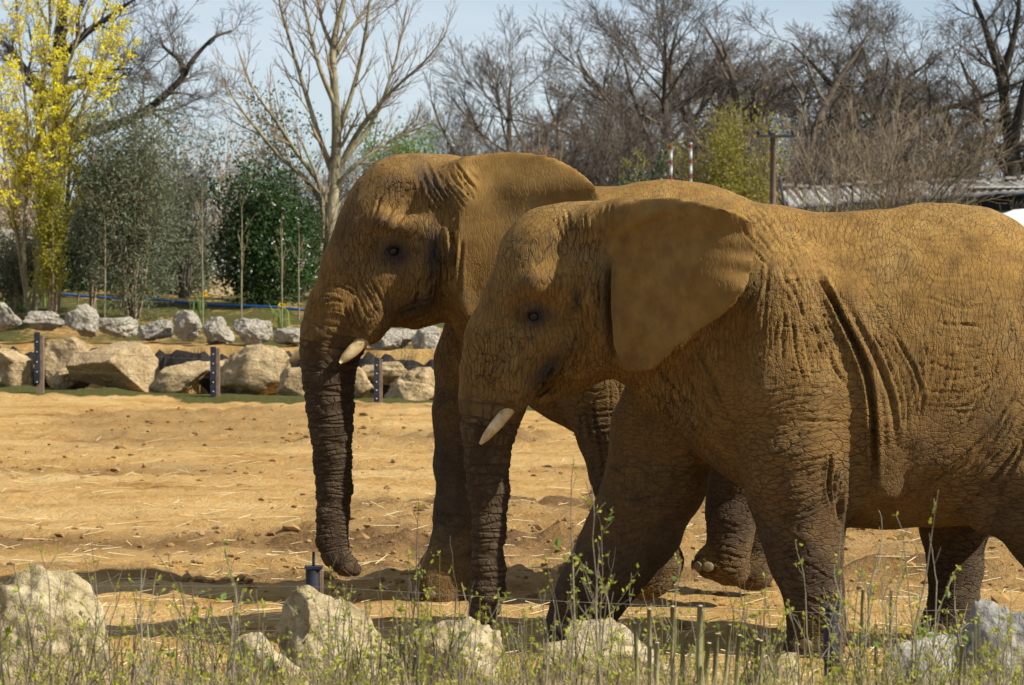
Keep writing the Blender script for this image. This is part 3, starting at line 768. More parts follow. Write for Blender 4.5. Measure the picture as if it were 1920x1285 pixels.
    ox, oz = (1135 - 960) / s * .98, EYE - (470 - HZ) / s * .98
    def g(X, Z, D):
        u = np.clip((X - ox), -.1, 1.0); a = np.arctan2(Z - oz, X - ox); rr = np.hypot(X - ox, Z - oz)
        y = Yc - .335 - .64 * np.sin(np.clip(u, 0, 1.02) * np.pi * .59)
        y = y + .010 * np.sin(a * 23 + 4 * np.sin(a * 5) + 3 * rr) * sstep(.5, .95, rr) + .02 * np.sin(a * 7 + 1) * sstep(.2, .8, rr)
        y = y - .05 * np.exp(-((Z - oz - .20 - .10 * u) / .09) ** 2) * sstep(.0, .2, u) * sstep(.95, .5, u)    # roll along the top
        y = y + .10 * np.clip(-(Z - oz) - .25, 0, 1)
        return y
    def th(X, Z, D): return .021 + .03 * sstep(.25, -.02, X - ox)
    B.sheet(earp, g, th, .05, mirror=Yc)
    B.chain(C([(2020, 560, 0, 14), (2050, 700, 0, 10), (2052, 860, 0, 7)]), .05)          # tail
    fams = [
        ([(1030, 392), (1040, 430), (1060, 470)], [(1150, 380), (1150, 430), (1135, 480)], 14, 2.0, 2.5, 1.2),
        ([(1330, 372), (1370, 420), (1430, 500)], [(1640, 396), (1590, 450), (1600, 520)], 20, 1.6, 2.4, 2.6),
        ([(1440, 430), (1450, 520), (1480, 600), (1540, 700), (1590, 770)], [(1570, 450), (1610, 540), (1670, 640), (1710, 730), (1690, 850)], 13, 2.0, 3.0, 3.0),
        ([(1511, 500), (1557, 597), (1599, 674), (1612, 760), (1616, 850), (1620, 930)], [(1513, 505), (1559, 602), (1601, 680), (1614, 770), (1618, 860), (1622, 935)], 2, 9, 6, .3),
        ([(1560, 560), (1610, 650), (1645, 740), (1655, 850)], [(1562, 564), (1612, 654), (1647, 744), (1657, 854)], 1, 5, 5, .3),
        ([(1425, 470), (1415, 560), (1400, 660)], [(1500, 560), (1530, 660), (1560, 740)], 16, 2.2, 2.8, 2.0), ([(1440, 480), (1520, 470), (1600, 500)], [(1420, 680), (1500, 690), (1580, 700)], 14, 1.5, 2.4, 2.4), ([(1660, 420), (1760, 410), (1860, 440)], [(1700, 540), (1790, 560), (1890, 540)], 9, .6, 2.4, 3.0),
        ([(1380, 730), (1480, 700), (1595, 730)], [(1395, 975), (1490, 960), (1590, 900)], 24, 1.8, 2.4, 1.6),
        ([(1620, 960), (1720, 880), (1830, 780), (1905, 660)], [(1790, 978), (1835, 930), (1880, 850), (1912, 760)], 16, 2.4, 3.4, 1.8),
        ([(1700, 540), (1790, 570), (1900, 540)], [(1670, 790), (1780, 800), (1880, 730)], 22, 1.15, 2.8, 3.6),
        ([(1680, 600), (1690, 700), (1650, 800)], [(1880, 560), (1850, 700), (1780, 830)], 12, 1.7, 2.8, 3.0),
        ([(1440, 1000), (1500, 1030), (1575, 1080)], [(1480, 1120), (1520, 1150), (1578, 1190)], 9, 2.4, 2.8, 1.2),
        ([(1538, 820), (1530, 900), (1562, 990)], [(1566, 850), (1560, 930), (1574, 1010)], 4, 6.0, 4.0, .8),
        ([(1060, 560), (1078, 640), (1035, 725)], [(1140, 470), (1142, 590), (1138, 695)], 13, 2.6, 2.6, 1.4),
        ([(1160, 715), (1230, 790), (1330, 880)], [(1290, 640), (1340, 740), (1400, 840)], 9, 3.5, 4.0, 2.0),
        ([(1130, 860), (1190, 900), (1300, 880)], [(1080, 1080), (1120, 1110), (1200, 1060)], 10, 2.4, 3.0, 1.6),
        ([(885, 640), (935, 640), (980, 680)], [(870, 740), (915, 745), (960, 765)], 6, 2.6, 2.8, 1.0),
        ([(930, 600), (915, 680), (900, 760)], [(985, 620), (985, 680), (965, 740)], 6, 2.4, 2.8, 1.0),
        ([(990, 740), (1030, 700), (1050, 660)], [(1020, 745), (1080, 715), (1120, 690)], 5, 5, 4, 1.0),
        ([(1150, 455), (1200, 430), (1270, 400)], [(1155, 470), (1220, 440), (1300, 405)], 2, 2.2, 8, .6),
        ([(1135, 480), (1134, 580), (1148, 690)], [(1138, 480), (1137, 580), (1150, 690)], 2, 9, 5, .4)]
    ex = P(1001, 590, -.3)
    eyes = [(ex[0], ex[2], ex[1], .058), (ex[0], ex[2], 2 * Yc - ex[1], .058)]
    q = lambda x, y: ((x - 960) / s, EYE - (y - HZ) / s)
    stains = [(*q(1003, 592), .10, .075, 0, 1.0), (*q(1028, 690), .06, .17, -.7, .95), (*q(1078, 562), .025, .07, 0, .9), (*q(1130, 560), .05, .35, 0, .35), (*q(990, 530), .10, .05, .4, .35)]
    grey = lambda V, wt, wl, st: np.clip(.0 + .62 * wt * sstep(.0, .5, st) + .45 * wl * sstep(1.3, .3, V[:, 2]) + .34 * sstep(1.9, .9, V[:, 2]), 0, 1)  # last term greys the low parts: thinner dust plus painted shade
    loc = np.array([1.6, Yc, 0.0])
    o = finish_elephant(B, 'elephant', s, Yc, loc, trunk[2:], [nf, ff, fh, nh], fams, eyes, stains, earp, grey, lambda t: 11 + 16 * t, 3, 'large ochre dusted elephant with spread ear passing in front of the other one')
    for sg in (-1, 1):
        tusk(o, loc, [P(975, 735, sg * .17), P(955, 765, sg * .20), P(927, 798, sg * .225), P(901, 829, sg * .235)], [.036, .040, .037, .020])
        eyeball(o, loc, P(1001, 592, sg * .270), .036)
    for lg in (nf, ff, fh):
        c, r = lg[-1]; toenails(o, loc, c, r * 1.07, [R(a) for a in (150, 180, 212, 240)], .075)
    return o

# ---------------- the elephant behind
def rear_elephant():
    Yc = 21.4; s = F / Yc
    def P(x, y, off=0.0): return px(x, y, Yc) + [0, off, 0]
    def C(rows): return [(P(x, y, o), r / s) for x, y, o, r in rows]
    def CD(rows): return [(px(x, y, Yc + o), r * (Yc + o) / F) for x, y, o, r in rows]
    B = Body([-1.75, Yc - 1.05, -.07], [2.75, Yc + 1.05, 3.3], .0245)
    tx = [860, 920, 1000, 1080, 1160, 1250, 1330, 1410, 1480, 1540, 1590, 1630]
    tt = [370, 345, 340, 348, 348, 334, 344, 374, 410, 460, 530, 620]
    tb = [620, 690, 770, 815, 840, 855, 862, 860, 850, 830, 780, 720]
    hw = [95, 125, 150, 172, 185, 192, 192, 186, 170, 140, 95, 40]
    B.torso([(x - 960) / s for x in tx], [EYE - (y - HZ) / s for y in tt], [EYE - (y - HZ) / s for y in tb], [w / s for w in hw], [Yc] * 12)
    ff = CD([(950, 560, .32, 100), (890, 680, .34, 74), (871, 780, .34, 58), (866, 870, .30, 50), (864, 960, .22, 48), (858, 1030, .12, 52), (838, 1085, .0, 56), (834, 1096, .0, 57)])
    nf = CD([(1080, 560, -.36, 105), (1128, 720, -.40, 76), (1150, 810, -.40, 68), (1168, 900, -.40, 58), (1195, 985, -.38, 48), (1228, 1040, -.36, 48), (1222, 1075, -.36, 43)])
    sw = CD([(1420, 600, -.34, 120), (1400, 780, -.38, 88), (1385, 880, -.38, 62), (1373, 960, -.38, 47), (1369, 1015, -.38, 41), (1366, 1045, -.38, 40)])
    sh = CD([(1450, 620, .34, 125), (1440, 800, .36, 85), (1425, 920, .36, 56), (1420, 1000, .36, 42), (1415, 1048, .36, 41)])
    for lg in (ff, nf, sw, sh): B.chain(lg, .06)
    c, r = ff[-1]; B.cone(c + [0, 0, -.02], c + [-.01, 0, -.06], r * 1.02, r * 1.06, .04)
    c, r = sh[-1]; B.cone(c + [.0, 0, -.02], c + [-.02, 0, -.07], r * 1.02, r * 1.1, .04)
    c, r = sw[-1]; B.cone(px(1378, 1070, Yc - .38), px(1330, 1053, Yc - .38), 29 / s, 33 / s, .05); B.cone(px(1365, 1075, Yc - .30), px(1335, 1058, Yc - .30), 24 / s, 27 / s, .05)
    c, r = nf[-1]; B.cone(c + [.10, 0, .07], c + [-.05, 0, -.06], r * .86, r * .80, .05)
    # neck, head
    B.chain([(P(1020, 500), 140 / s), (P(900, 460), 128 / s), (P(830, 440), 118 / s)], .12)
    B.ell(P(765, 412), (118 / s, .40, 116 / s), .10)
    B.ell(P(765, 348), (84 / s, .33, 56 / s), .10, .12)
    B.ell(P(700, 430), (62 / s, .30, 105 / s), .10, -.35)
    B.ell(P(838, 352), (82 / s, .36, 60 / s), .12, .12)
    B.ell(P(775, 520), (90 / s, .36, 80 / s), .09)
    B.ell(P(790, 568), (68 / s, .26, 44 / s), .07, .1)
    B.chain(C([(725, 602, 0, 12), (780, 590, 0, 22), (830, 576, 0, 25)]), .05)
    trunk = C([(690, 440, 0, 62), (668, 510, 0, 68), (645, 575, 0, 68), (628, 625, 0, 60), (618, 665, 0, 53), (616, 705, 0, 49), (617, 760, 0, 43), (620, 805, 0, 39), (624, 860, 0, 34.5), (627, 920, 0, 33), (624, 970, -.02, 30), (623, 1010, -.04, 27.5), (632, 1040, -.06, 24), (650, 1060, -.06, 18), (668, 1067, -.06, 11)])
    B.chain(trunk, .05)
    for o in (-1, 1):
        B.chain(C([(725, 520, o * .18, 40), (703, 585, o * .19, 34), (694, 622, o * .195, 25)]), .09)
        B.chain(C([(690, 425, o * .22, 24), (735, 415, o * .33, 25), (800, 430, o * .36, 24)]), .06)
        B.ell(P(752, 372, o * .46), (.15, .10, .15), .09, .3, sub=True)
        B.ell(P(742, 471, o * .375), (.068, .065, .044), .03, 0, sub=True)
        B.chain(C([(719, 473, o * .32, 5), (732, 460, o * .34, 6), (748, 457, o * .345, 7), (766, 470, o * .34, 5)]), .02)
        B.chain(C([(721, 478, o * .32, 4), (740, 489, o * .33, 5.5), (764, 479, o * .33, 4)]), .02)
        B.ell(P(752, 575, o * .40), (.05, .08, .14), .05, -.9, sub=True)
        B.chain(C([(818, 440, o * .37, 14), (816, 500, o * .37, 15), (800, 560, o * .33, 12)]), .03)     # loose skin before the ear
        B.chain(C([(835, 372, o * .32, 36), (875, 380, o * .38, 28)]), .12)
    poly = smooth_poly([(835, 330), (850, 292), (900, 281), (960, 279), (1030, 288), (1085, 315), (1124, 356), (1140, 420), (1125, 490), (1085, 540), (1030, 565), (970, 565), (920, 570), (896, 584), (878, 603), (868, 590), (860, 560), (856, 500), (862, 430), (860, 380)])
    earp = np.stack([(poly[:, 0] - 960) / s * .975, EYE - (poly[:, 1] - HZ) / s * .975], 1)
    ox, oz = (862 - 960) / s * .975, EYE - (400 - HZ) / s * .975
    def g(X, Z, D):
        u = np.clip(X - ox, -.1, 1.1); a = np.arctan2(Z - oz, X - ox); rr = np.hypot(X - ox, Z - oz)
        y = Yc - .37 - .34 * np.clip(u, 0, 1) ** .75
        y = y + .014 * np.sin(a * 18) * sstep(.5, 1.0, rr) - .05 * np.exp(-((u - .0) / .07) ** 2) + .02 * np.sin(a * 6 + 2) * sstep(.2, .8, rr)
        y = y + .42 * np.clip(Z - oz - .16, 0, 1) ** 1.2           # upper margin leans in over the neck
        return y
    def th(X, Z, D): return .021 + .03 * sstep(.25, -.02, X - ox)
    B.sheet(earp, g, th, .12, mirror=Yc)
    B.chain(C([(1620, 600, 0, 14), (1650, 740, 0, 10), (1650, 860, 0, 7)]), .05)
    fams = [
        ([(775, 305), (800, 370), (850, 430)], [(862, 300), (890, 340), (905, 365)], 17, 1.9, 2.5, 1.4),
        ([(840, 400), (852, 470), (850, 560)], [(872, 400), (862, 480), (866, 580)], 5, 4.5, 3.4, .8),
        ([(800, 440), (800, 520), (755, 592)], [(835, 430), (838, 510), (840, 590)], 9, 5.0, 3.0, 1.0),
        ([(690, 500), (720, 560), (735, 610)], [(640, 560), (660, 610), (690, 640)], 7, 2.6, 2.6, 1.0),
        ([(615, 480), (660, 490), (700, 520)], [(575, 640), (615, 640), (665, 655)], 16, 1.6, 2.4, 1.4),
        ([(720, 600), (780, 570), (830, 560)], [(740, 610), (800, 600), (845, 590)], 4, 4, 3, 1.0),
        ([(1060, 720), (1110, 730), (1170, 720)], [(1095, 900), (1140, 900), (1180, 890)], 12, 2.2, 2.4, 1.0),
        ([(1070, 700), (1090, 800), (1110, 900)], [(1165, 700), (1170, 800), (1180, 900)], 7, 2.0, 2.4, 1.0),
        ([(1330, 960), (1370, 970), (1400, 990)], [(1320, 1040), (1360, 1050), (1398, 1060)], 6, 2.2, 2.4, .8),
        ([(820, 960), (850, 965), (885, 960)], [(800, 1060), (840, 1075), (880, 1070)], 7, 2.4, 2.6, .8),
        ([(740, 430), (760, 400), (800, 390)], [(700, 440), (720, 360), (760, 330)], 3, 3, 4, 1.0)]
    ex = P(742, 470, -.33); q = lambda x, y: ((x - 960) / s, EYE - (y - HZ) / s)
    eyes = [(ex[0], ex[2], ex[1], .064), (ex[0], ex[2], 2 * Yc - ex[1], .064)]
    stains = [(*q(744, 476), .13, .115, 0, 1.0), (*q(816, 478), .06, .19, .05, 1.0), (*q(785, 575), .20, .09, .3, .75), (*q(810, 345), .20, .09, -.9, .75), (*q(740, 345), .12, .09, 0, .45), (*q(650, 430), .12, .22, -.3, .5), (*q(722, 420), .08, .07, 0, .55), (*q(775, 470), .10, .04, 0, .6)]
    grey = lambda V, wt, wl, st: np.clip(.04 + .25 * sstep(1.9, 1.2, V[:, 2]) + .75 * wt * sstep(-.1, .35, st) + .6 * wl * sstep(1.7, .6, V[:, 2]) * sstep(.1, .75, V[:, 2]) + .3 * sstep(.2, -.5, V[:, 0] + .9) * 0, 0, 1)  # lower body greyed by height: less dust and imitated shade
    loc = np.array([.6, Yc, 0.0])
    o = finish_elephant(B, 'elephant', s, Yc, loc, trunk[2:], [nf, ff, sw, sh], fams, eyes, stains, earp, grey, lambda t: 14 + 22 * t, 11, 'elephant with dark grey trunk hanging to the ground walking behind the other one')
    for sg in (-1, 1):
        dx = 0 if sg < 0 else -74
        tusk(o, loc, [P(702 + dx * .7, 618, sg * .18), P(688 + dx * .9, 635, sg * .22), P(664 + dx * 1.2, 657, sg * .25), P(641 + dx * 1.4, 679, sg * .27)], [.042, .046, .046, .026])
        eyeball(o, loc, P(742, 472, sg * .304), .038)
    c, r = ff[-1]; toenails(o, loc, c + [-.02, 0, 0], r * 1.06, [R(a) for a in (150, 185, 220, 250)], .05)
    c, r = sw[-1]; toenails(o, loc, px(1330, 1053, Yc - .38), 31 / s, [R(a) for a in (170, 222, 262)], px(1330, 1060, Yc - .38)[2], .052)
    return o
front_elephant(); rear_elephant()
# ------------------------------------------------------------------ trees
def bark(name, c0, c1, c2=None):
    t = NT(name); co = t.obj(); n = t.noise(t.map(co, (1, 1, .4)), 5, 6, .65)
    t.put(t.b.inputs['Base Color'], t.ramp(n, [(.33, c0), (.52, c1), (.7, c2 or c1)])); t.b.inputs['Roughness'].default_value = .9
    t.bump(t.noise(t.map(co, (1, 1, .25)), 22, 4, .6), .5, .03); return t.m
BARK_FAR = bark('brown_grey_bark', (.045, .035, .028), (.085, .066, .05), (.13, .11, .08))
TWIG_FAR = bark('brown_twigs', (.06, .048, .038), (.105, .085, .066), (.16, .135, .108))
TWIG_PUR = bark('purple_brown_twigs', (.065, .052, .042), (.115, .093, .074), (.17, .14, .115))
BARK_DARK = bark('dark_bark', (.022, .018, .015), (.045, .038, .03), (.07, .065, .04))
BARK_PALE = bark('pale_olive_bark', (.11, .10, .06), (.22, .195, .12), (.34, .31, .22))
TWIG_TAN = bark('tan_twigs', (.14, .105, .07), (.24, .185, .12), (.32, .26, .18))

def grow(rg, roots, levels):
    """roots: list of (polyline points, r0, r1). levels: per level dict(n, ang, ratio, up, wig, seg, rr)"""
    segs = []; cur = []
    for P, r0, r1 in roots:
        P = np.asarray(P, float); n = len(P); rr = np.linspace(r0, r1, n)
        for i in range(n - 1): segs.append((P[i], P[i + 1], rr[i], rr[i + 1], 0))
        cur.append((P, rr))
    for lv, L in enumerate(levels, 1):
        nxt = []
        for P, rr in cur:
            d = np.r_[0, np.cumsum(np.linalg.norm(np.diff(P, axis=0), axis=1))]; tot = d[-1]
            n = max(1, int(round(L['n'] * rg.uniform(.75, 1.25))))
            t0 = L.get('t0', .25)
            ts = np.clip((np.arange(n) + rg.uniform(0, 1, n)) / n, 0, 1) * (1 - t0) + t0
            if L.get('tip', True): ts[-1] = 1.0
            az = rg.uniform(0, 6.28)
            for j, t in enumerate(ts):
                p = np.array([np.interp(t * tot, d, P[:, k]) for k in range(3)]); r = float(np.interp(t * tot, d, rr))
                i = min(np.searchsorted(d, t * tot), len(P) - 1); i = max(i, 1)
                u = P[i] - P[i - 1]; u = u / np.linalg.norm(u)
                az += 2.4 + rg.normal(0, .5); a = rg.normal(L['ang'], L['ang'] * .25)
                if t >= 1: a *= .3
                s = np.cross(u, [0, 0, 1.]); s = s / max(np.linalg.norm(s), 1e-6) if np.linalg.norm(s) > 1e-3 else np.array([1., 0, 0])
                w = np.cross(u, s); v = u * math.cos(a) + (s * math.cos(az) + w * math.sin(az)) * math.sin(a)
                ln = L['len'] * rg.uniform(.6, 1.25) * (1.15 - L.get('shr', .55) * t)
                m = L['seg']; Q = [p]; st = ln / m
                for k in range(m):
                    v = v + rg.normal(0, L['wig'], 3) + np.array([0, 0, L['up']]) ; v /= np.linalg.norm(v); Q.append(Q[-1] + v * st)
                Q = np.array(Q); ra = min(r * L['rr'], L.get('rmax', 9)); rq = np.linspace(ra, max(ra * .35, L.get('rmin', .004)), m + 1)
                for k in range(m): segs.append((Q[k], Q[k + 1], rq[k], rq[k + 1], lv))
                nxt.append((Q, rq))
        cur = nxt
    return segs

def seg_mesh(segs, sides=3):
    P0 = np.array([s[0] for s in segs]); P1 = np.array([s[1] for s in segs]); r0 = np.array([s[2] for s in segs]); r1 = np.array([s[3] for s in segs])
    return tubes(P0, P1 + (P1 - P0) * .03, r0, r1, sides)

def tree(name, loc, segs, mats, label, cat='tree', group=None, split=1, mesh=None, scale=1, rz=0.0, name2='crown'):
    r = empty(name, loc); r.rotation_euler = (0, 0, rz); r.scale = (scale,) * 3 if np.isscalar(scale) else scale
    tag(r, label, cat, group)
    if mesh is None:
        a = [s for s in segs if s[4] < split]; b = [s for s in segs if s[4] >= split]
        m1 = make_mesh('trunk', *seg_mesh(a, 8), mats[0]); m2 = make_mesh(name2, *seg_mesh(b, 3), mats[1])
        mesh = (m1, m2)
    link(bpy.data.objects.new('trunk', mesh[0]), r); link(bpy.data.objects.new(name2, mesh[1]), r)
    r['h'] = 1; del r['h']
    return r, mesh

def trunk_line(rg, h, lean=(0, 0), wig=.03, n=8):
    z = np.linspace(0, h, n); j = np.cumsum(rg.normal(0, wig * h / n * 3, (n, 2)), 0); j[0] = 0
    return np.stack([j[:, 0] + lean[0] * (z / h) ** 1.4 * h, j[:, 1] + lean[1] * z, z], 1)

# shared shapes for the far wood
def oak(seed, h=16, forks=3, lean=0):
    rg = np.random.default_rng(seed); T = trunk_line(rg, h * .30, (lean, 0), .02, 6); roots = [(T, .50, .36)]
    for k in range(forks):
        a = 6.28 * k / forks + rg.uniform(-.4, .4); q = [T[-1]]; v = np.array([math.cos(a) * .55, math.sin(a) * .55, 1.0])
        for i in range(8):
            v = v / np.linalg.norm(v); q.append(q[-1] + v * h * .085); v = v + rg.normal(0, .22, 3) + [0, 0, .10]
        roots.append((np.array(q), .30, .05))
    return grow(rg, roots, [dict(n=8, ang=.95, len=h * .24, up=.05, wig=.16, seg=6, rr=.62, rmin=.02, t0=.12),
                            dict(n=6, ang=.8, len=h * .105, up=.05, wig=.17, seg=4, rr=.6, rmin=.012),
                            dict(n=6, ang=.7, len=h * .06, up=.07, wig=.17, seg=3, rr=.6, rmin=.014),
                            dict(n=3.8, ang=.65, len=h * .04, up=.06, wig=.15, seg=1, rr=.7, rmin=.0115, rmax=.017)])
def fan(seed, h=15):
    rg = np.random.default_rng(seed); T = trunk_line(rg, h * .92, (0, 0), .01, 14); roots = [(T, .42, .04)]
    return grow(rg, roots, [dict(n=26, ang=.80, len=h * .56, up=.045, wig=.06, seg=6, rr=.55, rmin=.018, t0=.16, shr=.75),
                            dict(n=8, ang=.55, len=h * .15, up=.05, wig=.08, seg=4, rr=.6, rmin=.012),
                            dict(n=6, ang=.5, len=h * .07, up=.06, wig=.1, seg=3, rr=.6, rmin=.014),
                            dict(n=3, ang=.55, len=h * .045, up=.05, wig=.1, seg=1, rr=.7, rmin=.0115, rmax=.017)])
def brush(seed, h=6, stems=9, spread=.55):
    rg = np.random.default_rng(seed); roots = []
    for k in range(stems):
        a = rg.uniform(0, 6.28); v = np.array([math.cos(a) * spread * rg.uniform(.2, 1), math.sin(a) * spread * rg.uniform(.2, 1), 1.0]); q = [np.array([math.cos(a) * .25, math.sin(a) * .25, 0])]
        for i in range(7): v /= np.linalg.norm(v); q.append(q[-1] + v * h * rg.uniform(.10, .15)); v = v + rg.normal(0, .09, 3)
        roots.append((np.array(q), .055, .012))
    return grow(rg, roots, [dict(n=9, ang=.5, len=h * .36, up=.05, wig=.07, seg=5, rr=.55, rmin=.009, t0=.15),
                            dict(n=5, ang=.5, len=h * .17, up=.05, wig=.09, seg=3, rr=.6, rmin=.007),
                            dict(n=5, ang=.5, len=h * .09, up=.05, wig=.1, seg=2, rr=.7, rmin=.008)])
def fit(x, ytop, Y, h0, dz=0):         # place: column x, top of the crown at row ytop
    p = px(x, ytop, Y); z = tz(p[0], Y); return (p[0], Y, z - .05), (p[2] - z) / h0
MESH = {}
def shared(kind, fn, mats):
    if kind not in MESH:
        segs = fn(); a = [s for s in segs if s[4] < 1]; b = [s for s in segs if s[4] >= 1]
        top = float(np.percentile([s[1][2] for s in segs], 98.5))
        MESH[kind] = (make_mesh('trunk', *seg_mesh(a, 8), mats[0]), make_mesh('crown', *seg_mesh(b, 3), mats[1]), top)
    return MESH[kind]
gW = 'bare trees of the far wood'
FAR = (BARK_FAR, TWIG_FAR)
for x, yt, Y, kind, fn, mats, wid, rz, lab in [
    (955, 50, 190, 'fan1', lambda: fan(3), FAR, 1.3, 0.0, 'rounded bare tree with fanning branches standing clear above the rear elephant'),
    (1255, -70, 175, 'fan2', lambda: fan(8), FAR, 1.3, 1.0, 'tallest bare tree with dense upswept branches behind the striped poles'),
    (1075, 95, 165, 'oak1', lambda: oak(21), FAR, .8, 2.0, 'small crooked bare tree between the rounded one and the dark wood'),
    (1462, -15, 168, 'oak2', lambda: oak(22, forks=4), FAR, 1.45, .6, 'broad bare oak with thick trunk behind the utility pole'),
    (1590, 15, 178, 'oak1', lambda: oak(21), FAR, 1.3, 4.0, 'bare oak standing between two broader oaks of the far wood'),
    (1705, 25, 172, 'oak3', lambda: oak(23, forks=4), FAR, 1.45, 1.4, 'wide bare oak with russet twig tips near the shed roof'),
    (1375, 90, 200, 'fan1', lambda: fan(3), FAR, 1.1, 2.2, 'bare tree half hidden behind the broad oak of the wood'),
    (1165, 120, 185, 'fan2', lambda: fan(8), FAR, .9, 3.1, 'dense dark bare tree beside the tallest tree'),
    (1540, 130, 205, 'fan2', lambda: fan(8), FAR, .9, 5.0, 'far bare tree seen between the oaks'),
    (1790, 175, 200, 'oak2', lambda: oak(22, forks=4), FAR, .8, 2.9, 'low bare tree behind the shed roof'),
    (1310, 30, 205, 'oak3', lambda: oak(23, forks=4), FAR, 1.3, 3.0, 'bare oak filling the gap left of the broad oak'),
    (1655, 60, 210, 'oak2', lambda: oak(22, forks=4), FAR, 1.3, 1.9, 'bare oak farther back beside the russet one'),
    (1110, 150, 205, 'oak3', lambda: oak(23, forks=4), FAR, 1.2, .4, 'low dark bare oak beside the crooked small tree'),
    (840, 180, 210, 'fan1', lambda: fan(3), FAR, .9, 4.4, 'low bare tree behind the left side of the rounded one')]:
    t, c, top = shared(kind, fn, mats); loc, s = fit(x, yt, Y, top)
    tree('bare_tree', loc, None, None, lab, group=gW, mesh=(t, c), scale=(s * wid, s * wid, s), rz=rz)
# thicket of brown underwood below the far trees
gU = 'brown thicket shrubs below the far wood'
for i, (x, yt, Y, kind, wid) in enumerate([(1110, 200, 150, 'br1', 1.5), (1190, 190, 145, 'br2', 1.3), (1300, 215, 150, 'br2', 1.5), (1420, 215, 150, 'br1', 1.4), (1500, 230, 150, 'br2', 1.5),
                                     (1620, 225, 145, 'br2', 1.5), (1720, 235, 140, 'br1', 1.4), (1060, 230, 160, 'br2', 1.4), (1790, 265, 150, 'br1', 1.4), (900, 262, 170, 'br2', 2.0), (800, 262, 170, 'br1', 2.0), (1000, 240, 150, 'br1', 1.5)]):
    t, c, top = shared(kind, (lambda: brush(31)) if kind == 'br1' else (lambda: brush(32, spread=.7)), (TWIG_FAR, TWIG_PUR)); loc, s = fit(x, yt, Y, top)
    tree('thicket_shrub', loc, None, None, 'leafless brown thicket shrub under the far wood', 'shrub', gU, mesh=(t, c), scale=(s * wid, s * wid, s), rz=i * 1.3)
# multi stemmed olive shrub in front of the shed
t, c, top = shared('olive', lambda: brush(41, 6, 13, .8), (bark('olive_stems', (.07, .065, .03), (.13, .12, .055), (.19, .17, .09)), TWIG_TAN)); loc, s = fit(1605, 195, 100, top)
tree('leafless_shrub', loc, None, None, 'large leafless shrub with many olive green stems before the shed', 'shrub', mesh=(t, c), scale=(s * 1.25, s * 1.25, s))
t, c, top = shared('olive2', lambda: brush(43, 6, 8, .9), (bark('red_stems', (.07, .045, .03), (.12, .085, .06)), TWIG_FAR)); loc, s = fit(1745, 245, 104, top)
tree('leafless_shrub', loc, None, None, 'reddish twiggy shrub leaning over the shed roof', 'shrub', mesh=(t, c), scale=(s * 1.2, s * 1.2, s), rz=.8)

def guided(name, base_px, Y, guides, levels, mats, label, seed, spread_y=.35, group=None, split=1):
    """trunk and main limbs follow hand laid lines; every limb gets its own depth"""
    rg = np.random.default_rng(seed); b = px(base_px[0], base_px[1], Y); b[2] = tz(b[0], Y) - .1; roots = []
    for G, r0, r1 in guides:
        P = np.array([px(x, y, Y) for x, y in G]) - b
        if P[0][2] < .6: P[0][2] = 0
        n = len(P); dy = np.cumsum(rg.normal(0, spread_y, n)) ; dy -= dy[0]; P[:, 1] += dy if len(roots) else dy * .2
        t = np.linspace(0, 1, 3 * n); i = np.linspace(0, 1, n); Q = np.stack([np.interp(t, i, P[:, k]) for k in range(3)], 1)
        Q[1:-1] = Q[:-2] * .25 + Q[1:-1] * .5 + Q[2:] * .25
        if roots and Q[0][2] > .3:                                # limbs leave from the wood they grow on
            A = np.concatenate([q[0] for q in roots]); A = np.concatenate([A] + [q[0][:-1] * .5 + q[0][1:] * .5 for q in roots]); k = np.argmin(np.linalg.norm((A - Q[0]) * [1, .3, 1], axis=1))
            Q = Q + (A[k] - Q[0]) * np.linspace(1, 0, len(Q))[:, None] ** 2
        roots.append((Q, r0, r1))
    return tree(name, tuple(b), grow(rg, roots, levels), mats, label, group=group, split=split)
# right hand tree
guided('bare_tree', (1896, 400), 125, [
    ([(1896, 400), (1896, 330), (1898, 300), (1893, 270)], .42, .36), ([(1893, 285), (1885, 220), (1875, 150), (1850, 80), (1835, 20), (1800, -60)], .27, .06), ([(1896, 285), (1905, 220), (1915, 160), (1950, 80), (1965, 0), (1980, -60)], .26, .06),
    ([(1874, 145), (1895, 80), (1905, 10), (1900, -80)], .18, .05), ([(1885, 232), (1850, 228), (1820, 205), (1795, 195)], .10, .03), ([(1898, 290), (1930, 262), (1975, 240)], .16, .05), ([(1898, 305), (1880, 295), (1850, 290), (1830, 268)], .07, .02)],
    [dict(n=9, ang=.85, len=2.6, up=.03, wig=.15, seg=6, rr=.55, rmin=.016, t0=.15), dict(n=7, ang=.7, len=1.2, up=.04, wig=.16, seg=4, rr=.6, rmin=.011), dict(n=5, ang=.65, len=.6, up=.03, wig=.15, seg=3, rr=.6, rmin=.008), dict(n=3, ang=.6, len=.35, up=.0, wig=.1, seg=1, rr=.7, rmin=.006, rmax=.01)],
    (BARK_DARK, BARK_FAR), 'tall dark forked bare tree standing behind the shed', 5, .5)
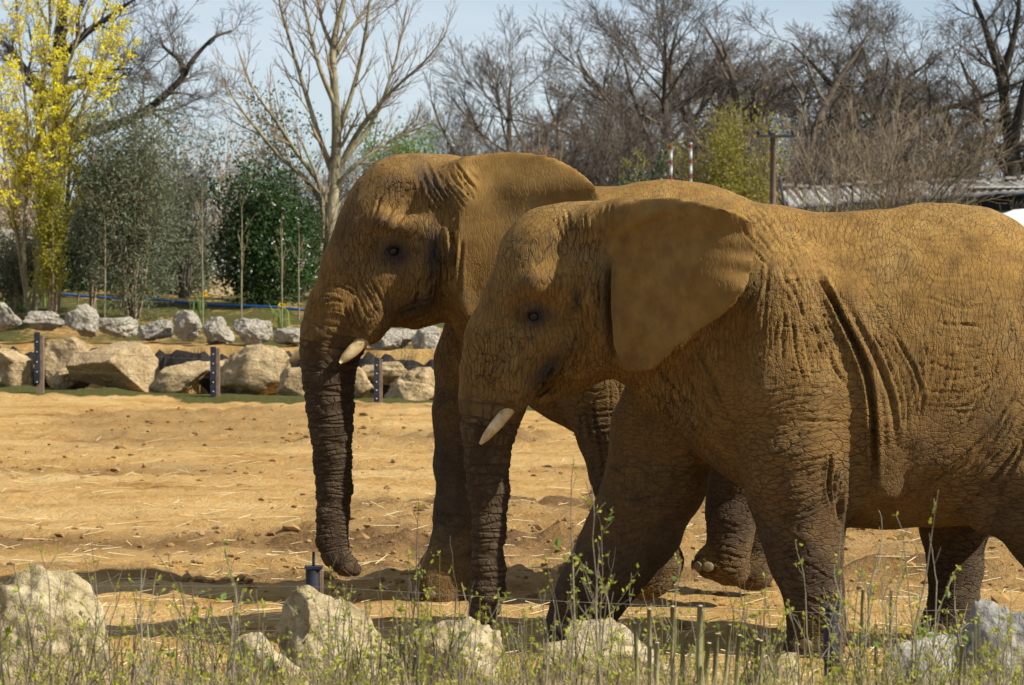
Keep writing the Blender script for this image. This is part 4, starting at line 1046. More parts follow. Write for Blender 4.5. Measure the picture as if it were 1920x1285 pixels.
# old oak at the left
guided('bare_tree', (95, 460), 112, [
    ([(95, 460), (100, 360), (112, 260), (115, 170), (110, 90), (120, -20)], .45, .20), ([(112, 262), (170, 250), (225, 232), (262, 212), (300, 180), (343, 140), (352, 122), (372, 95), (400, 68), (430, 55)], .22, .045), ([(345, 136), (330, 108), (300, 85), (290, 60)], .12, .03),
    ([(115, 110), (165, 60), (205, 35), (235, 12), (262, 2)], .17, .04), ([(112, 200), (60, 150), (20, 90), (-20, 60)], .2, .05), ([(170, 150), (220, 130), (248, 128)], .1, .03), ([(112, 180), (170, 155), (215, 148), (245, 132)], .13, .03), ([(160, 85), (150, 30), (165, -30)], .1, .04), ([(300, 180), (330, 175), (372, 178)], .06, .02), ([(262, 212), (300, 205), (345, 215)], .08, .02), ([(110, 300), (60, 260), (0, 240)], .16, .05)],
    [dict(n=8, ang=.9, len=2.0, up=.06, wig=.17, seg=6, rr=.5, rmin=.016, t0=.3), dict(n=5, ang=.75, len=1.0, up=.06, wig=.17, seg=4, rr=.6, rmin=.011), dict(n=5, ang=.7, len=.5, up=.05, wig=.16, seg=2, rr=.6, rmin=.008), dict(n=3, ang=.6, len=.3, up=.03, wig=.1, seg=1, rr=.7, rmin=.006, rmax=.01)],
    (BARK_DARK, TWIG_FAR), 'old dark oak with crooked limb reaching out behind the yellow blossom', 6, .5)
# pale bare tree behind the rear elephant
guided('bare_tree', (622, 570), 74, [
    ([(622, 570), (620, 480), (621, 400), (628, 330), (632, 250), (628, 170), (622, 90), (640, 20), (660, -60)], .19, .05),
    ([(620, 420), (600, 370), (570, 330), (520, 290), (480, 240), (440, 190), (420, 150)], .085, .018), ([(622, 400), (600, 340), (560, 290), (530, 240), (480, 170), (460, 110)], .08, .016),
    ([(628, 330), (600, 260), (575, 180), (550, 100), (530, 20), (520, -40)], .08, .018), ([(628, 340), (660, 270), (690, 225), (740, 170), (800, 120), (835, 75)], .08, .015), ([(626, 355), (655, 320), (700, 285), (760, 250), (800, 235)], .07, .012),
    ([(631, 260), (655, 190), (675, 120), (690, 40), (700, -50)], .075, .02), ([(628, 200), (600, 130), (580, 50), (560, -40)], .07, .02), ([(624, 110), (650, 60), (690, 0), (720, -50)], .06, .02), ([(640, 300), (690, 240), (720, 180), (745, 100), (760, 20)], .07, .015),
    ([(622, 410), (640, 370), (670, 345), (700, 340)], .05, .012), ([(612, 560), (600, 470), (607, 400), (600, 340), (570, 270)], .10, .02), ([(620, 95), (600, 40), (590, -40)], .06, .02)],
    [dict(n=11, ang=.65, len=1.25, up=.09, wig=.07, seg=5, rr=.5, rmin=.008, t0=.3), dict(n=5, ang=.55, len=.55, up=.09, wig=.08, seg=3, rr=.6, rmin=.006), dict(n=3, ang=.6, len=.2, up=.08, wig=.08, seg=2, rr=.75, rmin=.005)],
    (BARK_PALE, TWIG_TAN), 'pale barked leafless tree with ascending branches behind the rear elephant', 7, .28)

# ------------------------------------------------------------------ leaves
def leaf_mat(name, c0, c1, rough=.55, trans=.25):
    t = NT(name); oi = t.n('NewGeometry').outputs['Random Per Island']
    t.put(t.b.inputs['Base Color'], t.mix(oi, c0, c1)); t.b.inputs['Roughness'].default_value = rough
    tr = t.n('BsdfTranslucent', {'Color': (*[min(1, x * 1.5) for x in c1], 1)})
    mx = t.n('MixShader', {0: trans, 1: t.b.outputs[0], 2: tr.outputs[0]}); t.put(t.out.inputs['Surface'], mx.outputs[0])
    return t.m
def leaves(P, size, rg, aspect=2.2, up=0.3, jit=.35, fold=.25):
    n = len(P); d = rg.normal(size=(n, 3)); d[:, 2] += up; d /= np.linalg.norm(d, axis=1, keepdims=True)
    s = np.cross(d, rg.normal(size=(n, 3))); s /= np.linalg.norm(s, axis=1, keepdims=True); w = np.cross(d, s)
    L = size * rg.uniform(1 - jit, 1 + jit, (n, 1)); W = L / aspect
    a = P; m1 = P + d * L * .5 + s * W * .5 + w * W * fold; b = P + d * L; m2 = P + d * L * .5 - s * W * .5 + w * W * fold
    V = np.stack([a, m1, b, m2], 1).reshape(-1, 3)
    return V, np.arange(4 * n).reshape(-1, 4)
def leafy(name, x, Y, y_top, y_bot, wpx, nleaf, size, mat, stem_mat, label, seed, stems=7, spread=.45, cluster=.35, shape=1.0, cat='shrub', group=None, aspect=2.2, density_low=0.0, flowers=None, fill=0):
    rg = np.random.default_rng(seed); b = px(x, y_bot, Y); b[2] = tz(b[0], Y); top = px(x, y_top, Y)[2] - b[2]; wd = wpx / F * Y / 2
    roots = []
    for k in range(stems):
        a = rg.uniform(0, 6.28); r = rg.uniform(.1, 1) * spread; q = [np.array([math.cos(a), math.sin(a), 0]) * wd * .15 * r]; tp = np.array([math.cos(a) * wd * r, math.sin(a) * wd * r, top * rg.uniform(.75, 1.0)])
        for i in range(1, 7): q.append(q[0] + (tp - q[0]) * (i / 6) ** np.array([1.3, 1.3, 1]) + rg.normal(0, .04, 3) * wd)
        roots.append((np.array(q), .010 * top / 3 + .012, .006))
    segs = grow(rg, roots, [dict(n=8, ang=.6, len=wd * .7, up=.1, wig=.1, seg=4, rr=.5, rmin=.006, t0=.2), dict(n=5, ang=.6, len=wd * .25, up=.06, wig=.1, seg=2, rr=.6, rmin=.005)])
    tips = np.array([s[1] for s in segs if s[4] >= 1]); 
    e = (tips[:, 0] / wd) ** 2 + (tips[:, 1] / wd) ** 2
    tips = tips[(tips[:, 2] > density_low * top) & (e < 1.15)]
    c = tips[rg.integers(0, len(tips), nleaf)] + rg.normal(0, cluster * wd * .3, (nleaf, 3))
    if fill:                                                   # leaves through the whole lower body of the bush, in clumps
        q = rg.normal(size=(fill // 14, 3)); q /= np.linalg.norm(q, axis=1, keepdims=True); q *= rg.uniform(.35, 1, (len(q), 1)) ** .5; q = q * [wd * .85, wd * .85, top * .46] + [0, 0, top * .44]
        c = np.concatenate([c, np.repeat(q, 14, 0) + rg.normal(0, .12 * wd, (len(q) * 14, 3))])
    c[:, 2] = np.clip(c[:, 2], .05, None)
    r = empty(name, tuple(b)); tag(r, label, cat, group)
    tag(mobj('stems', *seg_mesh(segs, 4), stem_mat, r), kind='stuff'); tag(mobj('foliage', *leaves(c, size, rg, aspect), mat, r, False), kind='stuff')
    if flowers:
        m, n, sz = flowers; f = c[rg.integers(0, len(c), n)] * [1.04, 1.04, 1.0]; f = np.repeat(f, 6, 0) + rg.normal(0, sz * .6, (n * 6, 3)); tag(mobj('blossom', *leaves(f, sz, rg, 1.2), m, r, False), kind='stuff')
    return r
GREYG = leaf_mat('grey_green_leaf', (.062, .08, .045), (.155, .172, .10)); DARKG = leaf_mat('dark_glossy_leaf', (.014, .034, .010), (.045, .085, .022), .32, .12)
LIMEM = leaf_mat('olive_spring_leaf', (.12, .11, .016), (.25, .22, .03), .6, .3); YELL = leaf_mat('yellow_blossom', (.50, .43, .02), (.72, .64, .05), .6, .35); LIME = leaf_mat('lime_spring_leaf', (.17, .17, .018), (.33, .31, .035), .55, .35)
WHITE = leaf_mat('white_blossom', (.55, .52, .45), (.75, .72, .66), .6, .2); PINK = leaf_mat('pale_pink_blossom', (.22, .165, .13), (.38, .31, .26), .6, .2)
BUDG = leaf_mat('bud_leaf', (.19, .21, .02), (.40, .40, .045), .5, .35); FRESH = leaf_mat('fresh_green_leaf', (.07, .12, .02), (.16, .24, .05), .5, .35)

# yellow blossom tree at the left edge
def blossom_tree(x, Y, ytop, stems_px, label, seed, nclu):
    rg = np.random.default_rng(seed); b = px(x, 560, Y); b[2] = tz(b[0], Y); roots = []
    for G, r0, r1 in stems_px:
        P = np.array([px(a, c, Y) for a, c in G]) - b; P[:, 1] += np.cumsum(rg.normal(0, .18, len(P))); P[0, 2] = 0; roots.append((P, r0, r1))
    segs = grow(rg, roots, [dict(n=20, ang=.6, len=1.5, up=.12, wig=.07, seg=5, rr=.45, rmin=.008, t0=.28), dict(n=6, ang=.6, len=.6, up=.08, wig=.1, seg=3, rr=.6, rmin=.006)])
    r = empty('blossom_tree', tuple(b)); tag(r, label, 'tree')
    
    for P, r0, r1 in roots: mobj('trunk', *seg_mesh([(P[i], P[i + 1], r0 + (r1 - r0) * i / len(P), r0 + (r1 - r0) * (i + 1) / len(P)) for i in range(len(P) - 1)], 8), BARK_PALE, r)
    tag(mobj('branches', *seg_mesh([s for s in segs if s[4] >= 1], 4), TWIG_TAN, r), kind='stuff')
    tips = np.array([s[1] for s in segs if s[4] >= 2 or (s[4] == 1 and rg.uniform() < .5)]); c = tips[rg.permutation(len(tips))[:nclu]]
    c = np.repeat(c, 16, 0) + rg.normal(0, .05, (len(c) * 16, 3)); tag(mobj('blossom', *leaves(c, .065, rg, 1.3), YELL, r, False), kind='stuff')
blossom_tree(95, 69, -40, [([(60, 560), (50, 470), (55, 350), (60, 250), (45, 120), (30, -40)], .055, .015), ([(65, 560), (100, 440), (103, 330), (105, 230), (125, 120), (160, 20), (180, -40)], .06, .015),
    ([(62, 560), (75, 420), (60, 300), (75, 160), (85, 40), (80, -60)], .07, .02), ([(58, 560), (40, 470), (30, 380), (10, 240), (-20, 100)], .06, .02), ([(103, 320), (135, 240), (170, 160), (205, 95)], .05, .015), ([(62, 560), (90, 400), (110, 250), (150, 190), (190, 130)], .04, .01)],
    'tall tree covered in bright yellow blossom clusters at the planted bank', 15, 950)
leafy('leafy_shrub', 98, 68, 335, 560, 120, 5000, .08, LIME, TWIG_TAN, 'yellow green shrub at the foot of the yellow blossom tree', 51, 8, .6)
leafy('leafy_shrub', 250, 68.5, 225, 575, 250, 11000, .12, GREYG, TWIG_TAN, 'tall grey green evergreen shrub with upright brown stems', 52, 18, .9, .5, aspect=3, density_low=.1, fill=4500)
leafy('leafy_shrub', 172, 71, 300, 575, 150, 7000, .105, GREYG, TWIG_TAN, 'smaller grey green shrub beside the yellow blossom tree', 53, 8, .8, .45, aspect=3)
leafy('leafy_shrub', 345, 74, 265, 575, 150, 3500, .09, GREYG, TWIG_FAR, 'thin twiggy shrub between the evergreen ones', 54, 12, .9, .4, aspect=2.5)
leafy('leafy_shrub', 495, 71, 352, 575, 205, 6000, .11, DARKG, BARK_DARK, 'rounded dark glossy evergreen shrub with small white flowers', 55, 12, .75, .45, aspect=1.8, fill=8000, flowers=(WHITE, 60, .05))
leafy('leafy_shrub', 560, 73, 400, 570, 110, 3000, .10, DARKG, BARK_DARK, 'dark evergreen shrub close to the pale barked tree', 56, 8, .9, .55, aspect=1.8)
leafy('leafy_shrub', 430, 84, 262, 560, 200, 1300, .10, PINK, TWIG_TAN, 'twiggy shrub with faint pale blossom behind the dark evergreen', 57, 14, .95, .5, aspect=1.4)
leafy('leafy_shrub', 520, 88, 170, 560, 180, 1800, .12, DARKG, TWIG_FAR, 'thin dark evergreen tree behind the pale barked branches', 58, 8, .8, .6, aspect=2, density_low=.45)
leafy('leafy_shrub', 30, 86, 255, 560, 190, 1800, .12, PINK, TWIG_TAN, 'pale flowering shrub behind the yellow blossom tree', 59, 10, .9, .5, aspect=1.4)
leafy('leafy_shrub', 1360, 95, 246, 560, 195, 11000, .11, LIMEM, TWIG_TAN, 'yellow green leafing shrub beside the striped poles', 60, 12, .95, .5, aspect=1.8)
leafy('leafy_shrub', 1185, 92, 292, 560, 60, 900, .09, LIME, TWIG_TAN, 'small yellow green sprig shrub above the elephant back', 61, 5, .9, .5)
leafy('leafy_shrub', 740, 150, 262, 520, 170, 6500, .22, FRESH, TWIG_TAN, 'soft fresh green tree crown seen over the rear elephant head', 62, 9, .95, .6, cat='tree')
leafy('leafy_shrub', 1210, 90, 318, 560, 110, 2500, .10, DARKG, BARK_DARK, 'dark shrub with whitish flowers behind the rear elephant back', 63, 6, .95, .5, aspect=1.5, flowers=(PINK, 90, .06))
leafy('leafy_shrub', 1010, 88, 236, 560, 150, 900, .09, leaf_mat('russet_seed_leaf', (.14, .055, .02), (.28, .12, .04)), TWIG_TAN, 'twiggy shrub with russet drooping seed heads behind the rear elephant', 64, 12, .95, .3, aspect=3)
leafy('leafy_shrub', 25, 70.5, 470, 575, 170, 6000, .11, GREYG, TWIG_TAN, 'low grey green undergrowth beside the daffodils', 65, 8, .9, .5, aspect=3)
for i, (x, yt, w) in enumerate([(330, 470, 110), (640, 450, 120), (150, 440, 110)]):
    leafy('leafy_shrub', x, 78, yt, 575, w * 1.6, 3000, .10, (GREYG, FRESH, DARKG)[i], TWIG_FAR, ['low dull green undergrowth below the thin twiggy shrub', 'low light green undergrowth behind the elephant face', 'low dark undergrowth behind the yellow green shrub'][i], 70 + i, 8, .9, .5, fill=3500)
# bare underwood behind the planted bank
for i, (x, yt, Y, wid) in enumerate([(120, 330, 95, 1.5), (220, 300, 98, 1.4), (330, 300, 95, 1.4), (400, 270, 92, 1.3), (470, 290, 96, 1.4), (560, 300, 94, 1.4), (650, 330, 98, 1.5), (30, 330, 98, 1.4), (720, 330, 110, 1.6)]):
    kind = 'br1' if i % 2 else 'br2'; t, c, top = MESH[kind]; loc, s = fit(x, yt, Y, top)
    tree('thicket_shrub', loc, None, None, 'leafless brown thicket shrub behind the planted bank', 'shrub', 'brown thicket shrubs behind the bank', mesh=(t, c), scale=(s * wid, s * wid, s), rz=i * 1.7)

# slim saplings on the bank
for i, (x, b, yt) in enumerate([(78, 11, 430), (146, 10.5, 400), (196, 7.5, 410), (226, 10, 430), (380, 8.5, 380), (452, 7.5, 395), (528, 6.0, 430), (560, 10.5, 440)]):
    rg = np.random.default_rng(700 + i); g = pxg(x, b); h = px(x, yt, g[1])[2] - g[2]; T = trunk_line(rg, h, (0, 0), .008, 9)
    tree('sapling', tuple(g), grow(rg, [(T, .021, .008)], [dict(n=6, ang=.6, len=h * .22, up=.1, wig=.07, seg=4, rr=.5, rmin=.006, t0=.5), dict(n=3, ang=.5, len=h * .1, up=.1, wig=.07, seg=2, rr=.6, rmin=.005)]), (BARK_PALE, TWIG_TAN), 'slim leafless sapling planted on the grassy bank', group='saplings on the bank', name2='twigs')[0].children[1]['kind'] = 'stuff'

# daffodils
def daffodils(x, b, n, lab, seed):
    rg = np.random.default_rng(seed); g = pxg(x, b); r = empty('daffodil_clump', tuple(g)); tag(r, lab, 'daffodils', 'daffodil clumps on the bank')
    V, Fc = [], []
    for i in range(n * 7):
        a = rg.uniform(0, 6.28); q = np.array([rg.normal(0, .09 * n ** .5), rg.normal(0, .09 * n ** .5), 0]); h = rg.uniform(.3, .55); w = .016; s = np.array([-math.sin(a), math.cos(a), 0]) * w; d = np.array([math.cos(a), math.sin(a), 0])
        m = q + d * .05 + [0, 0, h * .7]; e = q + d * rg.uniform(.08, .28) + [0, 0, h]; k = len(V); V += [q - s, q + s, m + s, m - s, e + s * .2, e - s * .2]; Fc += [[k, k + 1, k + 2, k + 3], [k + 3, k + 2, k + 4, k + 5]]
    tag(mobj('blades', V, Fc, FRESH, r, False), kind='stuff')
    st = simple_mat('daffodil_petal', (.62, .36, .01), (.78, .52, .02), 9, .5, 0)
    for i in range(n):
        p = np.array([rg.normal(0, .10 * n ** .5), rg.normal(0, .06), rg.uniform(.45, .7)]); pts = np.array([p * [1, 1, 0], p * [1, 1, .6], p]); mobj('flower_stalk', *chain_tube(pts, [.008] * 3, 5), FRESH, r)
        V, Fc = [], []
        for j in range(6):
            a = j * 1.047; s = np.array([math.cos(a), -.25, math.sin(a)]); o = np.array([-math.sin(a), 0, math.cos(a)]); k = len(V); V += [p, p + s * .035 + o * .02, p + s * .07, p + s * .035 - o * .02]; Fc.append([k, k + 1, k + 2, k + 3])
        fl = mobj('flower', V, Fc, st, r, False)
        mobj('trumpet', *chain_tube(np.array([p, p + [0, -.025, 0], p + [0, -.05, 0]]), [.014, .018, .028], 8, False), st, fl)
daffodils(18, 9.5, 9, 'clump of flowering daffodils with long green leaves behind the pale boulders', 81)
daffodils(62, 10.5, 4, 'few orange yellow daffodils left of the blue pipe end', 82)
daffodils(370, 10.5, 2, 'pair of daffodils near the slim saplings', 83); daffodils(530, 9.0, 2, 'pair of daffodils beneath the dark evergreen shrub', 84)

# pale rocks behind the planting
for i, (x0, x1, y0, y1, Y, m, lab) in enumerate([(-60, 50, 430, 575, 80, GREY, 'large pale rock behind the daffodils'), (120, 210, 330, 575, 92, GREY, 'tall pale rock face behind the grey green shrubs'), (310, 440, 515, 575, 82, TAN, 'low buff rock behind the saplings'), (545, 680, 540, 585, 80, TAN, 'low buff rock behind the rear elephant face'), (-80, 100, 285, 560, 97, CREAM, 'big pinkish rock mass behind the yellow blossom tree')]):
    rock(x0, x1, y0, y1 + 5, Y, m, 800 + i, lab, None, sub=4, depth=.5)
# ------------------------------------------------------------------ shed, poles
def shed():
    Y = 112; k = Y / F
    x0, x1 = (1478 - 960) * k, (2100 - 960) * k; zt = lambda y: EYE - (y - HZ) * k
    gz = tz((x0 + x1) / 2, Y); r = empty('shed', ((x0 + x1) / 2, Y, gz)); cx = (x0 + x1) / 2
    tag(r, 'long low grey shed with corrugated roof behind the front elephant back', 'shed')
    def loc(V): return np.asarray(V, float) - [cx, Y, gz]
    wall = simple_mat('grey_blue_cladding', (.15, .16, .19), (.21, .22, .25), 3, .7, .2); roofm = simple_mat('weathered_roof_sheet', (.24, .225, .20), (.40, .38, .34), 4, .85, .3)
    trim = simple_mat('pale_trim', (.45, .43, .38), (.6, .58, .52), 6, .7, 0); dark = simple_mat('dark_louvre', (.012, .012, .015), (.03, .03, .035), 6, .6, 0)
    zl, zr = zt(392), zt(352)
    # wall
    V = [[x0 + 5.0, Y, gz], [x1, Y, gz], [x1, Y, zt(356)], [x0 + 5.0, Y, zt(366)], [x0 + 5.0, Y + 9, gz], [x1, Y + 9, gz], [x1, Y + 9, zt(356)], [x0 + 5.0, Y + 9, zt(366)]]
    mobj('wall', loc(V), [[0, 1, 2, 3], [1, 5, 6, 2], [5, 4, 7, 6], [4, 0, 3, 7]], wall, r, False)
    # corrugated roof, eave nearer, ridge behind
    n = 130; t = np.linspace(0, 1, n); E = []; Rg = []
    for i, q in enumerate(t):
        x = x0 + (x1 - x0) * q; w = .07 * math.sin(i * 1.9)
        ey = 388 - 40 * q ** .8; ry = 352 - 22 * q
        E.append([x, Y - .6, zt(ey) + w * .5]); Rg.append([x, Y + 4.5, zt(ry) + w + .06])
    V = np.array(E + Rg + [[e[0], e[1], e[2] - .14] for e in E]); i = np.arange(n - 1)
    Fc = np.concatenate([np.stack([i, i + 1, n + i + 1, n + i], 1), np.stack([2 * n + i, 2 * n + i + 1, i + 1, i], 1)])
    rf = mobj('roof', loc(V), Fc, roofm, r, False)
    for q in range(0, 22):
        a = Rg[min(n - 1, 4 + q * 6)]; mobj('ridge_cap', *box(np.array(a) - [cx, Y, gz] + [0, -.05, .10], (.42, .5, .10)), roofm, rf, False)
    m = mobj('eave_board', *merge([chain_tube(loc(E[::8])[:, :] + [0, -.06, -.10], [.075] * len(E[::8]), 4)]), simple_mat('blue_grey_board', (.05, .06, .085), (.09, .10, .13), 5, .6, 0), rf, False)
    for q in range(9):
        mobj('louvre', *box(np.array([(1880 - 960) * k - cx, -.16, zt(352 + q * 4.0) - gz - .1]), (2.6, .10, .055)), dark, r, False)
    mobj('louvre_opening', *box(np.array([(1880 - 960) * k - cx, -.06, zt(369) - gz - .1]), (2.7, .08, .85)), dark, r, False)
    mobj('trim_rail', *box(np.array([(1850 - 960) * k - cx, -.12, zt(346) - gz - .10]), (5.4, .08, .06)), trim, r, False)
shed()
def white_tent():
    Y = 84; c = px(1990, 520, Y); gz = tz(c[0], Y); V, Fc = ICO[5]; V = V[:]; top = px(1895, 388, Y)[2] - gz
    V = np.sign(V) * np.abs(V) ** .75; W = V * [3.1, 2.0, top]; m = W[:, 2] >= -.02
    W = np.where(m[:, None], W, W * [1, 1, 0]); rg = fbm(W * 3, 2, 3) * .02; W = W * (1 + rg[:, None])
    t = NT('white_sheeting'); co = t.obj(); ln = t.n('TexBrick', {'Vector': t.map(co, (1, 1, 1), (R(90), 0, 0)), 'Scale': 2.2, 'Color1': (.78, .78, .79, 1), 'Color2': (.72, .72, .74, 1), 'Mortar': (.6, .58, .58, 1), 'Mortar Size': .012})
    t.put(t.b.inputs['Base Color'], ln.outputs['Color']); t.b.inputs['Roughness'].default_value = .5
    o = mobj('covered_stack', W, Fc, t.m); o.location = (c[0], Y, gz); tag(o, 'white sheeted rounded stack in front of the shed', 'covered stack')
white_tent()
def striped_pole(x, y0, Y, lab):
    b = px(x, 500, Y); gz = tz(b[0], Y); h = px(x, y0, Y)[2] - gz; r = empty('striped_pole', (b[0], Y, gz)); tag(r, lab, 'pole', 'red and white striped poles')
    wh = simple_mat('white_pole_paint', (.62, .62, .62), (.76, .76, .75), 6, .5, 0); rd = simple_mat('red_pole_paint', (.35, .05, .04), (.45, .08, .06), 6, .5, 0)
    z = 0.0; i = 0
    while z < h - .02:
        L = min(.34 if i % 2 == 0 else .10, h - z); mobj('white_band' if i % 2 == 0 else 'red_band', *chain_tube(np.array([[0, 0, z], [0, 0, z + L * .5], [0, 0, z + L]]), [.042] * 3, 10), wh if i % 2 == 0 else rd, r); z += L; i += 1
striped_pole(1258, 273, 88, 'red and white striped pole next to the tall bare tree'); striped_pole(1295, 267, 87, 'red and white striped pole next to the yellow green shrub')
def utility_pole():
    Y = 92; b = px(1449, 500, Y); gz = tz(b[0], Y); h = px(1447, 250, Y)[2] - gz; r = empty('utility_pole', (b[0], Y, gz)); tag(r, 'brown wooden utility pole with crossarm before the broad oak', 'utility pole')
    mobj('pole', *chain_tube(np.array([[0, 0, 0], [0, 0, h * .5], [0, 0, h]]), [.11, .095, .08], 10), simple_mat('pole_wood', (.13, .085, .065), (.22, .15, .12), 5, .85, .3), r)
    dk = simple_mat('dark_fitting', (.02, .02, .025), (.05, .045, .05), 6, .6, 0)
    mobj('crossarm', *box((.1, -.12, h - .1), (1.2, .07, .08)), dk, r, False)
    V, Fc = ICO[3]
    for q in (-.45, -.1, .6): mobj('insulator', V * [.06, .06, .09] + [q, -.12, h + .02], Fc, dk, r)
    mobj('stay', *chain_tube(np.array([[.2, 0, h * .75], [.6, 0, h * .35], [.95, 0, 0]]), [.04] * 3, 6), dk, r)
utility_pole()

# ------------------------------------------------------------------ near fence and scrub
def near_post(x, y0, Y, w, lab, spike=False):
    c = px(x, y0, Y); r = empty('fence_post', (c[0], Y, 0)); tag(r, lab, 'fence post', 'near fence posts'); wd = w / F * Y; h = c[2]
    mobj('post', *chain_tube(np.array([[0, 0, -.05], [0, 0, h * .5], [0, 0, h - .01], [0, 0, h]]), [wd / 2, wd / 2, wd / 2, wd * .46], 14), RUB, r)
    mobj('side_strip', *box((wd * .5, -.01, h * .5), (wd * .2, wd * .5, h * .98)), WOOD, r, False)
    mobj('top_cap', *box((0, 0, h + .006), (wd * 1.1, wd * 1.05, .014)), RUB, r, False)
    if spike: mobj('spike', *chain_tube(np.array([[0, 0, h], [0, 0, h + .05], [0, 0, h + .09]]), [.008] * 3, 6), RUB, r)
near_post(588, 1066, 16.1, 30, 'short dark round fence post behind the pointed cream boulder', True)
near_post(1560, 1140, 16.6, 32, 'dark blue round fence post beside the front elephant foot')
for z, lab in ((.66, 'upper thin wire of the near fence'), (.42, 'lower thin wire of the near fence')):
    wire([[-4, 15.9, z], [(586 - 960) / F * 16.1, 16.03, z - .02], [.3, 16.2, z - .12], [(1560 - 960) / F * 16.6, 16.52, z - .22], [4, 16.9, z - .2]], .0014, lab)
TW = bark('near_stems', (.10, .085, .055), (.22, .185, .12), (.36, .32, .23)); TWD = bark('near_dark_stems', (.05, .042, .032), (.11, .09, .06), (.2, .165, .11))
def near_shrub(x, Y, ytip, n, lab, seed, wpx=120, leaf=1.0, lean=0.0):
    rg = np.random.default_rng(seed); b = np.array([(x - 960) / F * Y, Y, 0.0]); hmax = px(x, ytip, Y)[2]; wd = wpx / F * Y / 2; roots = []
    for k in range(n):
        o = np.array([rg.normal(0, .35) * wd, rg.normal(0, .2), 0]); h = hmax * rg.uniform(.68, 1.0) if k else hmax; e = o + [rg.normal(0, .55) * wd + lean * wd, rg.normal(0, .12), h]
        q = [o + (e - o) * t + np.r_[rg.normal(0, .012, 2), 0] for t in np.linspace(0, 1, 8)]; roots.append((np.array(q), rg.uniform(.005, .0085), .0022))
    r = empty('budding_shrub', tuple(b)); tag(r, lab, 'shrub', 'budding shrubs of the near scrub'); m = TW if rg.uniform() < .7 else TWD; segs = []
    for rt in roots:
        sg = grow(rg, [rt], [dict(n=5, ang=.55, len=.24, up=.06, wig=.09, seg=4, rr=.6, rmin=.0016, t0=.55), dict(n=2, ang=.6, len=.08, up=.08, wig=.1, seg=2, rr=.7, rmin=.0014, t0=.3)])
        mobj('stem', *seg_mesh(sg, 4), m, r); segs += sg
    t = np.array([s[1] for s in segs if (s[4] >= 1)]); t = t[rg.permutation(len(t))[:int(len(t) * .24 * leaf)]]
    t = np.repeat(t, 3, 0) + rg.normal(0, .006, (len(t) * 3, 3)); tag(mobj('buds', *leaves(t, .019, rg, 1.7, .5), BUDG, r, False), kind='stuff')
    big = t[rg.permutation(len(t))[:6]]; tag(mobj('leaves', *leaves(big, .035, rg, 1.6, .1), FRESH, r, False), kind='stuff')
labs = ['slender budding shrub in front of the tall domed cream boulder', 'budding shrub between the domed boulder and the pointed one', 'fine budding twigs in front of the pointed cream boulder', 'budding shrub before the front elephant trunk tip', 'tall budding shrub in front of the striding elephant foot', 'budding twigs rising behind the cut stems', 'budding shrub wrapped round the dark blue fence post', 'pale arching twig shrub before the far hind leg', 'budding shrub in front of the blue grey boulder']
plan = [(40, 11.0, 1075, 12, 0, 170), (125, 12.0, 1010, 9, 0, 150), (215, 11.5, 1085, 13, 1, 150), (300, 10.5, 1060, 13, 1, 170), (390, 12.2, 1040, 11, 1, 150), (460, 11.2, 1035, 11, 2, 140), (560, 11.0, 1100, 13, 2, 160), (650, 12.0, 1060, 11, 2, 130), (730, 11.2, 1045, 12, 3, 160), (815, 12.0, 990, 9, 3, 120), (900, 11.4, 1075, 12, 3, 140), (990, 11.0, 1090, 12, 4, 140), (1090, 12.0, 995, 6, 4, 120), (1140, 11.2, 935, 4, 4, 130), (1200, 11.6, 1030, 7, 4, 120), (1290, 12.2, 1075, 10, 5, 130), (1400, 12.0, 1060, 10, 5, 120), (1500, 11.3, 1050, 10, 6, 150), (1590, 12.0, 1000, 9, 6, 140), (1680, 11.4, 1040, 10, 7, 150), (1690, 11.0, 985, 4, 7, 190), (1780, 12.0, 1090, 10, 8, 140), (1860, 11.2, 1120, 12, 8, 150), (-20, 11.6, 1100, 11, 0, 140), (340, 12.6, 1120, 12, 1, 160), (520, 12.6, 1140, 12, 2, 160), (690, 12.6, 1130, 12, 3, 160), (860, 12.8, 1140, 12, 3, 160), (1040, 12.6, 1140, 12, 4, 160), (1920, 11.8, 1100, 12, 8, 140), (110, 12.8, 1140, 12, 0, 160), (1240, 12.9, 1150, 10, 5, 160), (1450, 12.9, 1160, 10, 6, 160), (1620, 12.9, 1150, 10, 7, 160), (1800, 12.9, 1170, 10, 8, 160)]
for i, (x, Y, yt, n, l, w) in enumerate(plan): near_shrub(x, Y, yt + (78 if yt > 1000 else 20), max(3, int(n * .85)), labs[l], 900 + i, w)
# cut stems
CUT = simple_mat('cut_wood', (.45, .36, .22), (.6, .5, .34), 30, .8, 0); GREENB = bark('olive_green_stem', (.15, .14, .065), (.28, .26, .13), (.40, .36, .21))
def coppice(x, Y, items, lab, seed):
    rg = np.random.default_rng(seed); b = np.array([(x - 960) / F * Y, Y, 0]); r = empty('coppiced_stool', tuple(b)); tag(r, lab, 'cut shrub', 'cut back shrubs of the near scrub')
    for xx, yy, rad in items:
        t = px(xx, yy, Y) - b; t[1] += rg.normal(0, .05); t[0] += rg.normal(0, .012); t[2] += rg.normal(0, .03); o = np.array([t[0] * .8 + rg.normal(0, .05), rg.normal(0, .04), -.02]); q = [o + (t - o) * k + np.r_[rg.normal(0, .008, 2), 0] for k in np.linspace(0, 1, 6)]; q[-1] = t
        s = mobj('cut_stem', *chain_tube(np.array(q), np.linspace(rad * 1.2, rad, 6), 9, True), GREENB, r)
        d = (q[-1] - q[-2]); d /= np.linalg.norm(d); mobj('cut_face', *chain_tube(np.array([t - d * .002, t + d * .001, t + d * .003]), [rad * .96, rad * .97, rad * .5], 9), CUT, s)
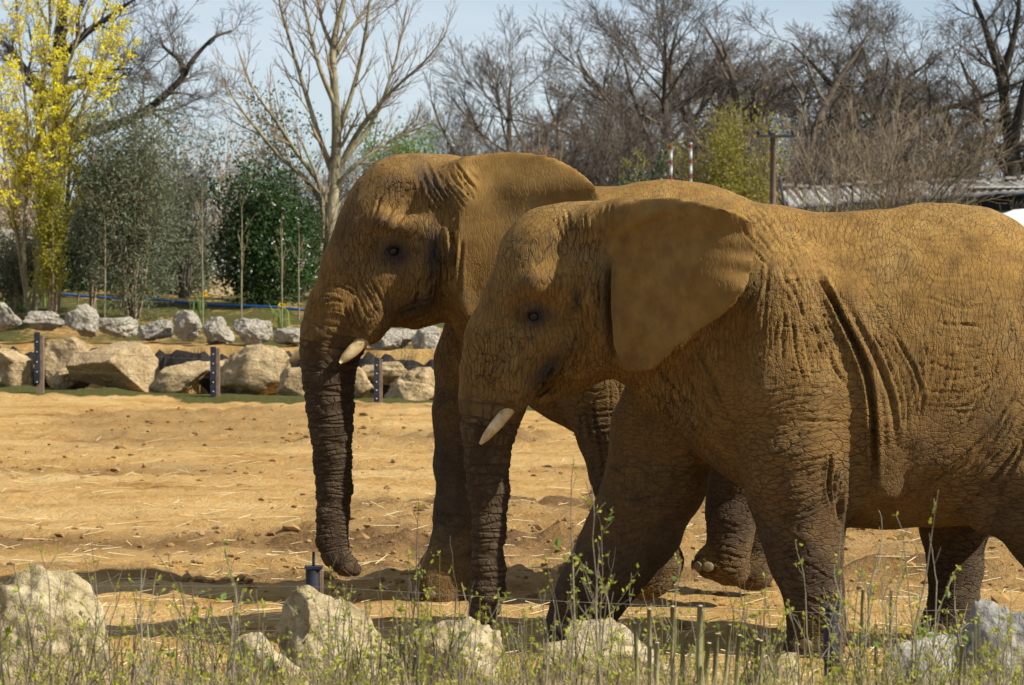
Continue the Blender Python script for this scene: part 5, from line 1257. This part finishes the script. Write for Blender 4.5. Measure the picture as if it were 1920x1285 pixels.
coppice(1300, 11.6, [(1215, 1150, .0085), (1232, 1195, .010), (1262, 1150, .009), (1285, 1185, .009), (1302, 1165, .011), (1318, 1155, .009), (1330, 1190, .010), (1352, 1195, .010), (1390, 1190, .009), (1408, 1200, .010), (1423, 1175, .0095), (1376, 1160, .008), (1198, 1190, .008)], 'clump of thick olive green cut stems before the wide cream boulder', 31)
coppice(755, 11.4, [(745, 1175, .007), (758, 1190, .008), (775, 1205, .007), (790, 1180, .006)], 'few cut stems below the rear elephant forefoot', 32)
coppice(1630, 11.8, [(1622, 1115, .006), (1640, 1160, .007), (1660, 1130, .006), (1795, 1200, .008)], 'thin cut stems between fence post and grey boulders', 33)
# dry grass
def grass():
    rg = np.random.default_rng(77); n = 17000; Y = rg.uniform(9.8, 14.6, n); X = rg.uniform(-.20, .20, n) * Y
    dens = noise(np.stack([X * 2.2, Y * 2.2, X * 0], 1), 88); k = rg.uniform(-.6, .9, n) < dens; X, Y = X[k], Y[k]; n = len(X)
    hh = np.clip(EYE - (1300 - HZ) / F * Y, .0, 2) + rg.gamma(1.6, .022, n); a = rg.uniform(0, 6.28, n); ln = rg.uniform(.03, .30, n)
    p = np.stack([X, Y, X * 0], 1); d = np.stack([np.cos(a) * ln, np.sin(a) * ln, hh], 1); m = p + d * [.35, .35, .62]; e = p + d
    w = rg.uniform(.0014, .003, (n, 1)); s = np.stack([-np.sin(a * 1.7), np.cos(a * 1.7), a * 0], 1)
    V = np.stack([p - s * w, p + s * w, m + s * w, m - s * w, e + s * w * .2, e - s * w * .2], 1).reshape(-1, 3); i = np.arange(n)[:, None] * 6
    Fc = np.concatenate([i + [0, 1, 2, 3], i + [3, 2, 4, 5]], 1).reshape(-1, 4)
    o = mobj('dry_grass', V, Fc, leaf_mat('dry_grass_blade', (.28, .20, .11), (.52, .41, .24), .8, .2), smooth=False); tag(o, 'dry straw coloured grass tangled through the near scrub', 'grass', kind='stuff')
    n = 900; Y = rg.uniform(10.5, 15, n); X = rg.uniform(-.19, .19, n) * Y; z = EYE - (1330 - rg.gamma(2, 30, n) - HZ) / F * Y
    P = np.stack([X, Y, np.clip(z, .05, 1.1)], 1)
    Pb = P * [1, 1, 0]; tv, tf = tubes(Pb, P, np.full(n, .0018), np.full(n, .0012), 3); lv, lf = leaves(np.repeat(P, 3, 0) + rg.normal(0, .008, (3 * n, 3)), .02, rg, 1.7, .3)
    o = mobj('sprout_undergrowth', *merge([(tv, tf), (lv, lf)]), leaf_mat('sprout_green', (.15, .17, .02), (.34, .34, .05), .55, .3), smooth=False); tag(o, 'low yellow green sprouts filling the near scrub', 'undergrowth', kind='stuff')
grass()
